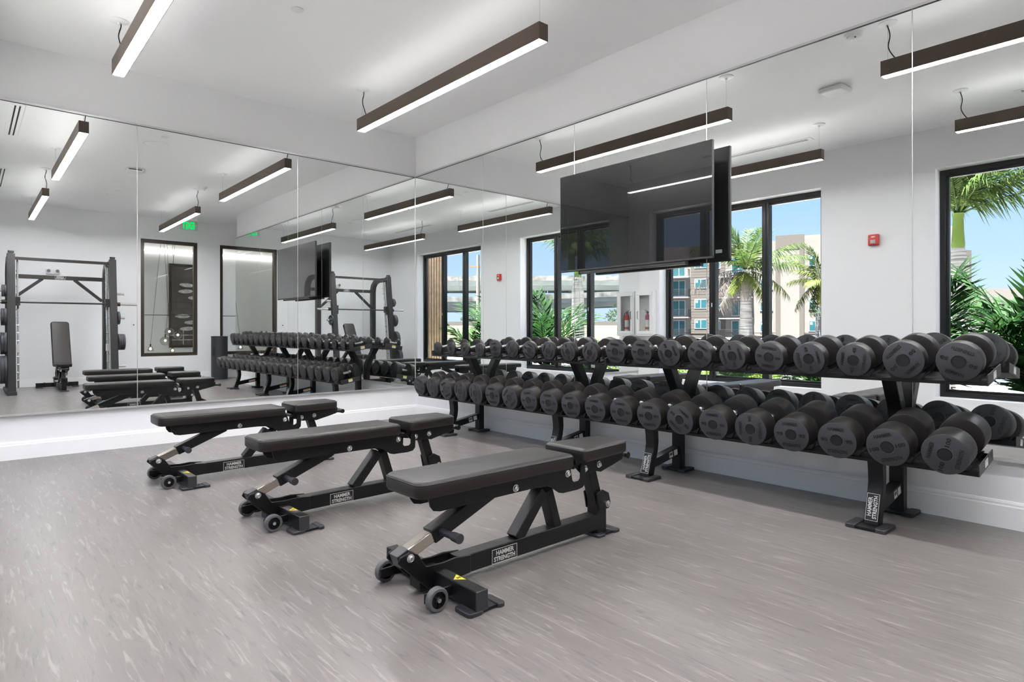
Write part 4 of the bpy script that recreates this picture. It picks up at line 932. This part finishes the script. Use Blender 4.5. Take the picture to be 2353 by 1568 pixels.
fmesh('sun', mat='palmy', L=1.5, n=34, ll=.42, wd=.04, rise=.1, droop=.42, seed=3, down=.8)  # drooping frond with the yellow-green leaflets
fmesh('dead', mat='dead', L=1.7, n=44, ll=.60, wd=.028, rise=.0, droop=.50, seed=4, down=1.3)
fmesh('dry', mat='dead', L=1.2, n=30, ll=.45, wd=.022, rise=.0, droop=.30, seed=5, down=1.4)
tr1 = [(.24, -.1), (.22, .6), (.19, 1.4), (.165, 2.2), (.145, 2.7), (.125, 3.0), (.0, 3.0)]
f1 = [('up', 20, 62, 1.0), ('up', 95, 50, .95), ('up', 160, 66, .9), ('arch', 255, 28, .75), ('arch', 275, 12, .82), ('up', 200, 55, .95), ('up', 310, 42, 1.0), ('arch', 230, 8, .72), ('up', 60, 70, 1.05), ('sun', 285, -35, .9), ('sun', 250, -15, 1.0), ('arch', 60, 30, .7),
      ('dead', 70, 10, .95), ('dead', 95, -5, .9), ('dead', 50, -18, .9), ('dead', 25, -25, .85), ('dead', 105, -32, .8), ('dry', 330, -50, .8), ('up', 340, 20, .9), ('up', 120, 20, .9), ('sun', 0, -20, .8)]
royal((-15.0, 3.8, -.06), 'royal palm with hanging dry fronds before the apartment building', tr1, None, None, f1)
tr2 = [(.235, -.1), (.225, .8), (.21, 1.6), (.195, 2.2), (.185, 2.5), (.115, 2.78), (0, 2.78)]
sh2 = [(.116, 2.77), (.122, 2.85), (.105, 3.1), (.095, 3.4), (.11, 3.5)]
f2 = [('arch', 268, 36, 1.0), ('arch', 285, 22, 1.05), ('arch', 250, 30, 1.05), ('arch', 235, 48, 1.0), ('arch', 300, 50, 1.0), ('arch', 95, 45, .9), ('arch', 60, 35, .9), ('arch', 120, 32, .9), ('arch', 0, 48, .9), ('arch', 180, 45, .95), ('up', 30, 70, 1.1), ('up', 210, 68, 1.1), ('up', 330, 62, 1.1), ('up', 270, 70, 1.3), ('arch', 150, 20, .85), ('arch', 320, 25, .9), ('arch', 262, 10, .9)]
royal((-11.72, -2.62, -.06), 'tall royal palm with bright green crown shaft outside the camera end window', tr2, 'shaft', sh2, f2)
tr3 = [(.24, -.1), (.22, .8), (.18, 1.7), (.13, 2.1), (0, 2.1)]
sh3 = [(.13, 2.09), (.135, 2.2), (.10, 2.7), (.085, 3.1)]
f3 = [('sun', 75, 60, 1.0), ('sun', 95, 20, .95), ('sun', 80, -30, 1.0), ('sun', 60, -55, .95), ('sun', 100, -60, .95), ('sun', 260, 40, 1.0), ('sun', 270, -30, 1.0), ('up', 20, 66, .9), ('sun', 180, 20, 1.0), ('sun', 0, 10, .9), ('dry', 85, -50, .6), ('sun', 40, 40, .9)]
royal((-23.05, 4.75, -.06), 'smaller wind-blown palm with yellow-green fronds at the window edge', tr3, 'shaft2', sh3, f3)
f4 = [('arch', a, e, .9) for a, e in ((90, 30), (110, 15), (70, 40), (30, 30), (150, 35), (200, 30), (260, 30), (310, 35), (130, 5), (50, 5))] + [('up', 0, 65, 1.0), ('up', 180, 65, 1.0)]
royal((-9.44, -6.06, -.06), 'royal palm with grey ringed trunk in front of the elevated highway', [(.20, -.1), (.19, 1.0), (.17, 2.2), (.11, 2.6), (0, 2.6)], 'shaft', [(.11, 2.59), (.11, 2.8), (.09, 3.2)], f4)
fmesh('shrub', mat='deep', L=1.5, n=22, ll=.50, wd=.050, rise=.35, droop=.28, seed=7, down=.25, fwd=.75)
fmesh('shrub2', mat='deep', L=1.2, n=18, ll=.46, wd=.056, rise=.30, droop=.36, seed=8, down=.30, fwd=.7)
fmesh('fan', mat='deep', L=.8, n=12, ll=.40, wd=.05, rise=.3, droop=.2, seed=9, down=.15, fwd=.8)
def clump(loc, label, fr):
    t = thing('palm_shrub', label, 'shrub', loc, 0, 'palm shrubs under the windows')
    obj('stem', G().cyl((0, 0, 0), (.02, .01, .22), .05, .035, 10).cyl((.05, .06, 0), (.08, .08, .2), .035, .025, 8), 'shaft', t)
    for key, az, el, sc in fr:
        reach = {'shrub': 1.75, 'shrub2': 1.45, 'fan': 1.0}[key] * sc * math.cos(math.radians(max(el - 12, 0))); room = -4.62 - loc[0]
        dx = reach * math.cos(math.radians(az))
        if dx > room: sc *= max(room / dx, .35); el = max(el, 50)
        if abs(dx) < 1e9 and dx > room * 1.6: az += 150
        o = put('frond', FR[key], t, (.02, .02, .15)); o.rotation_euler = (0, -math.radians(el), math.radians(az)); o.scale = (sc, sc, sc)
rd = random.Random(21)
def rnd(keys, n, e0, e1, s0, s1): return [(keys[i % len(keys)], 360 * i / n + rd.uniform(-25, 25), rd.uniform(e0, e1), rd.uniform(s0, s1)) for i in range(n)]
clump((-5.75, -4.85, -.02), 'tall green palm shrub filling the camera end window', rnd(['shrub'], 11, 38, 80, 1.05, 1.4) + rnd(['shrub2'], 10, 5, 40, .9, 1.2))
clump((-5.55, -2.35, -.02), 'green palm shrub at the camera side foot of the corner window', rnd(['shrub2', 'fan'], 14, 5, 62, .7, .98))
clump((-5.60, -1.00, -.02), 'green palm shrub at the corner side foot of the corner window', rnd(['shrub2', 'fan'], 13, 5, 62, .7, .98))
clump((-5.75, -3.65, -.02), 'tall green palm shrub outside the wall between the two windows', rnd(['shrub'], 9, 35, 78, 1.0, 1.25) + rnd(['shrub2'], 8, 5, 40, .8, 1.1))
clump((-5.65, -5.95, -.02), 'green palm shrub beside the timber slat wing', rnd(['shrub', 'shrub2'], 13, 10, 66, .85, 1.08))
def leafball(loc, r, n, sz, mt, seed, sc=(1, 1, .8)):
    rd = random.Random(seed); g = G()
    for _ in range(n):
        d = Vector((rd.gauss(0, 1), rd.gauss(0, 1), rd.gauss(0, 1))).normalized() * r * rd.uniform(.55, 1.05); p = Vector((d.x * sc[0], d.y * sc[1], d.z * sc[2]))
        a = Vector((rd.gauss(0, 1), rd.gauss(0, 1), rd.gauss(0, 1))).normalized(); b = a.orthogonal().normalized(); s = sz * rd.uniform(.6, 1.3)
        g.add([p - a * s, p + b * s * .45, p + a * s, p - b * s * .45], [(0, 1, 2, 3)])
    return g
for i, (x, y, r) in enumerate(((-7.3, -.6, .34), (-7.5, .5, .36), (-7.2, -1.7, .36), (-7.6, 1.5, .35), (-7.4, -3.0, .36))):
    o = obj('low_shrub', leafball((0, 0, 0), r, 420, .05, 'lime', i + 40), 'lime', None, 0, (x, y, .22), ang=180)
    tag(o, 'low bright lime green shrub in the planting by the picket fence', 'shrub', 'lime green shrubs by the fence')
for i, (x, y, r, h) in enumerate(((-40, -46, 2.0, 3.4), (-44, -42, 2.4, 3.6), (-52, -52, 2.8, 4.0), (-33, -40, 1.9, 3.0), (-50, -36, 2.4, 3.8))):
    t = thing('tree', 'bushy dark green tree in front of the elevated highway', 'tree', (x, y, -.15), 0, 'trees by the elevated highway')
    obj('crown', leafball((0, 0, 0), r, 900, .22, 'farleaf', i), 'farleaf', t, 0, (0, 0, h - r * .7), ang=180); obj('trunk', G().cyl((0, 0, 0), (0, 0, h - r * .7), .16, .1, 8), 'polewood', t)
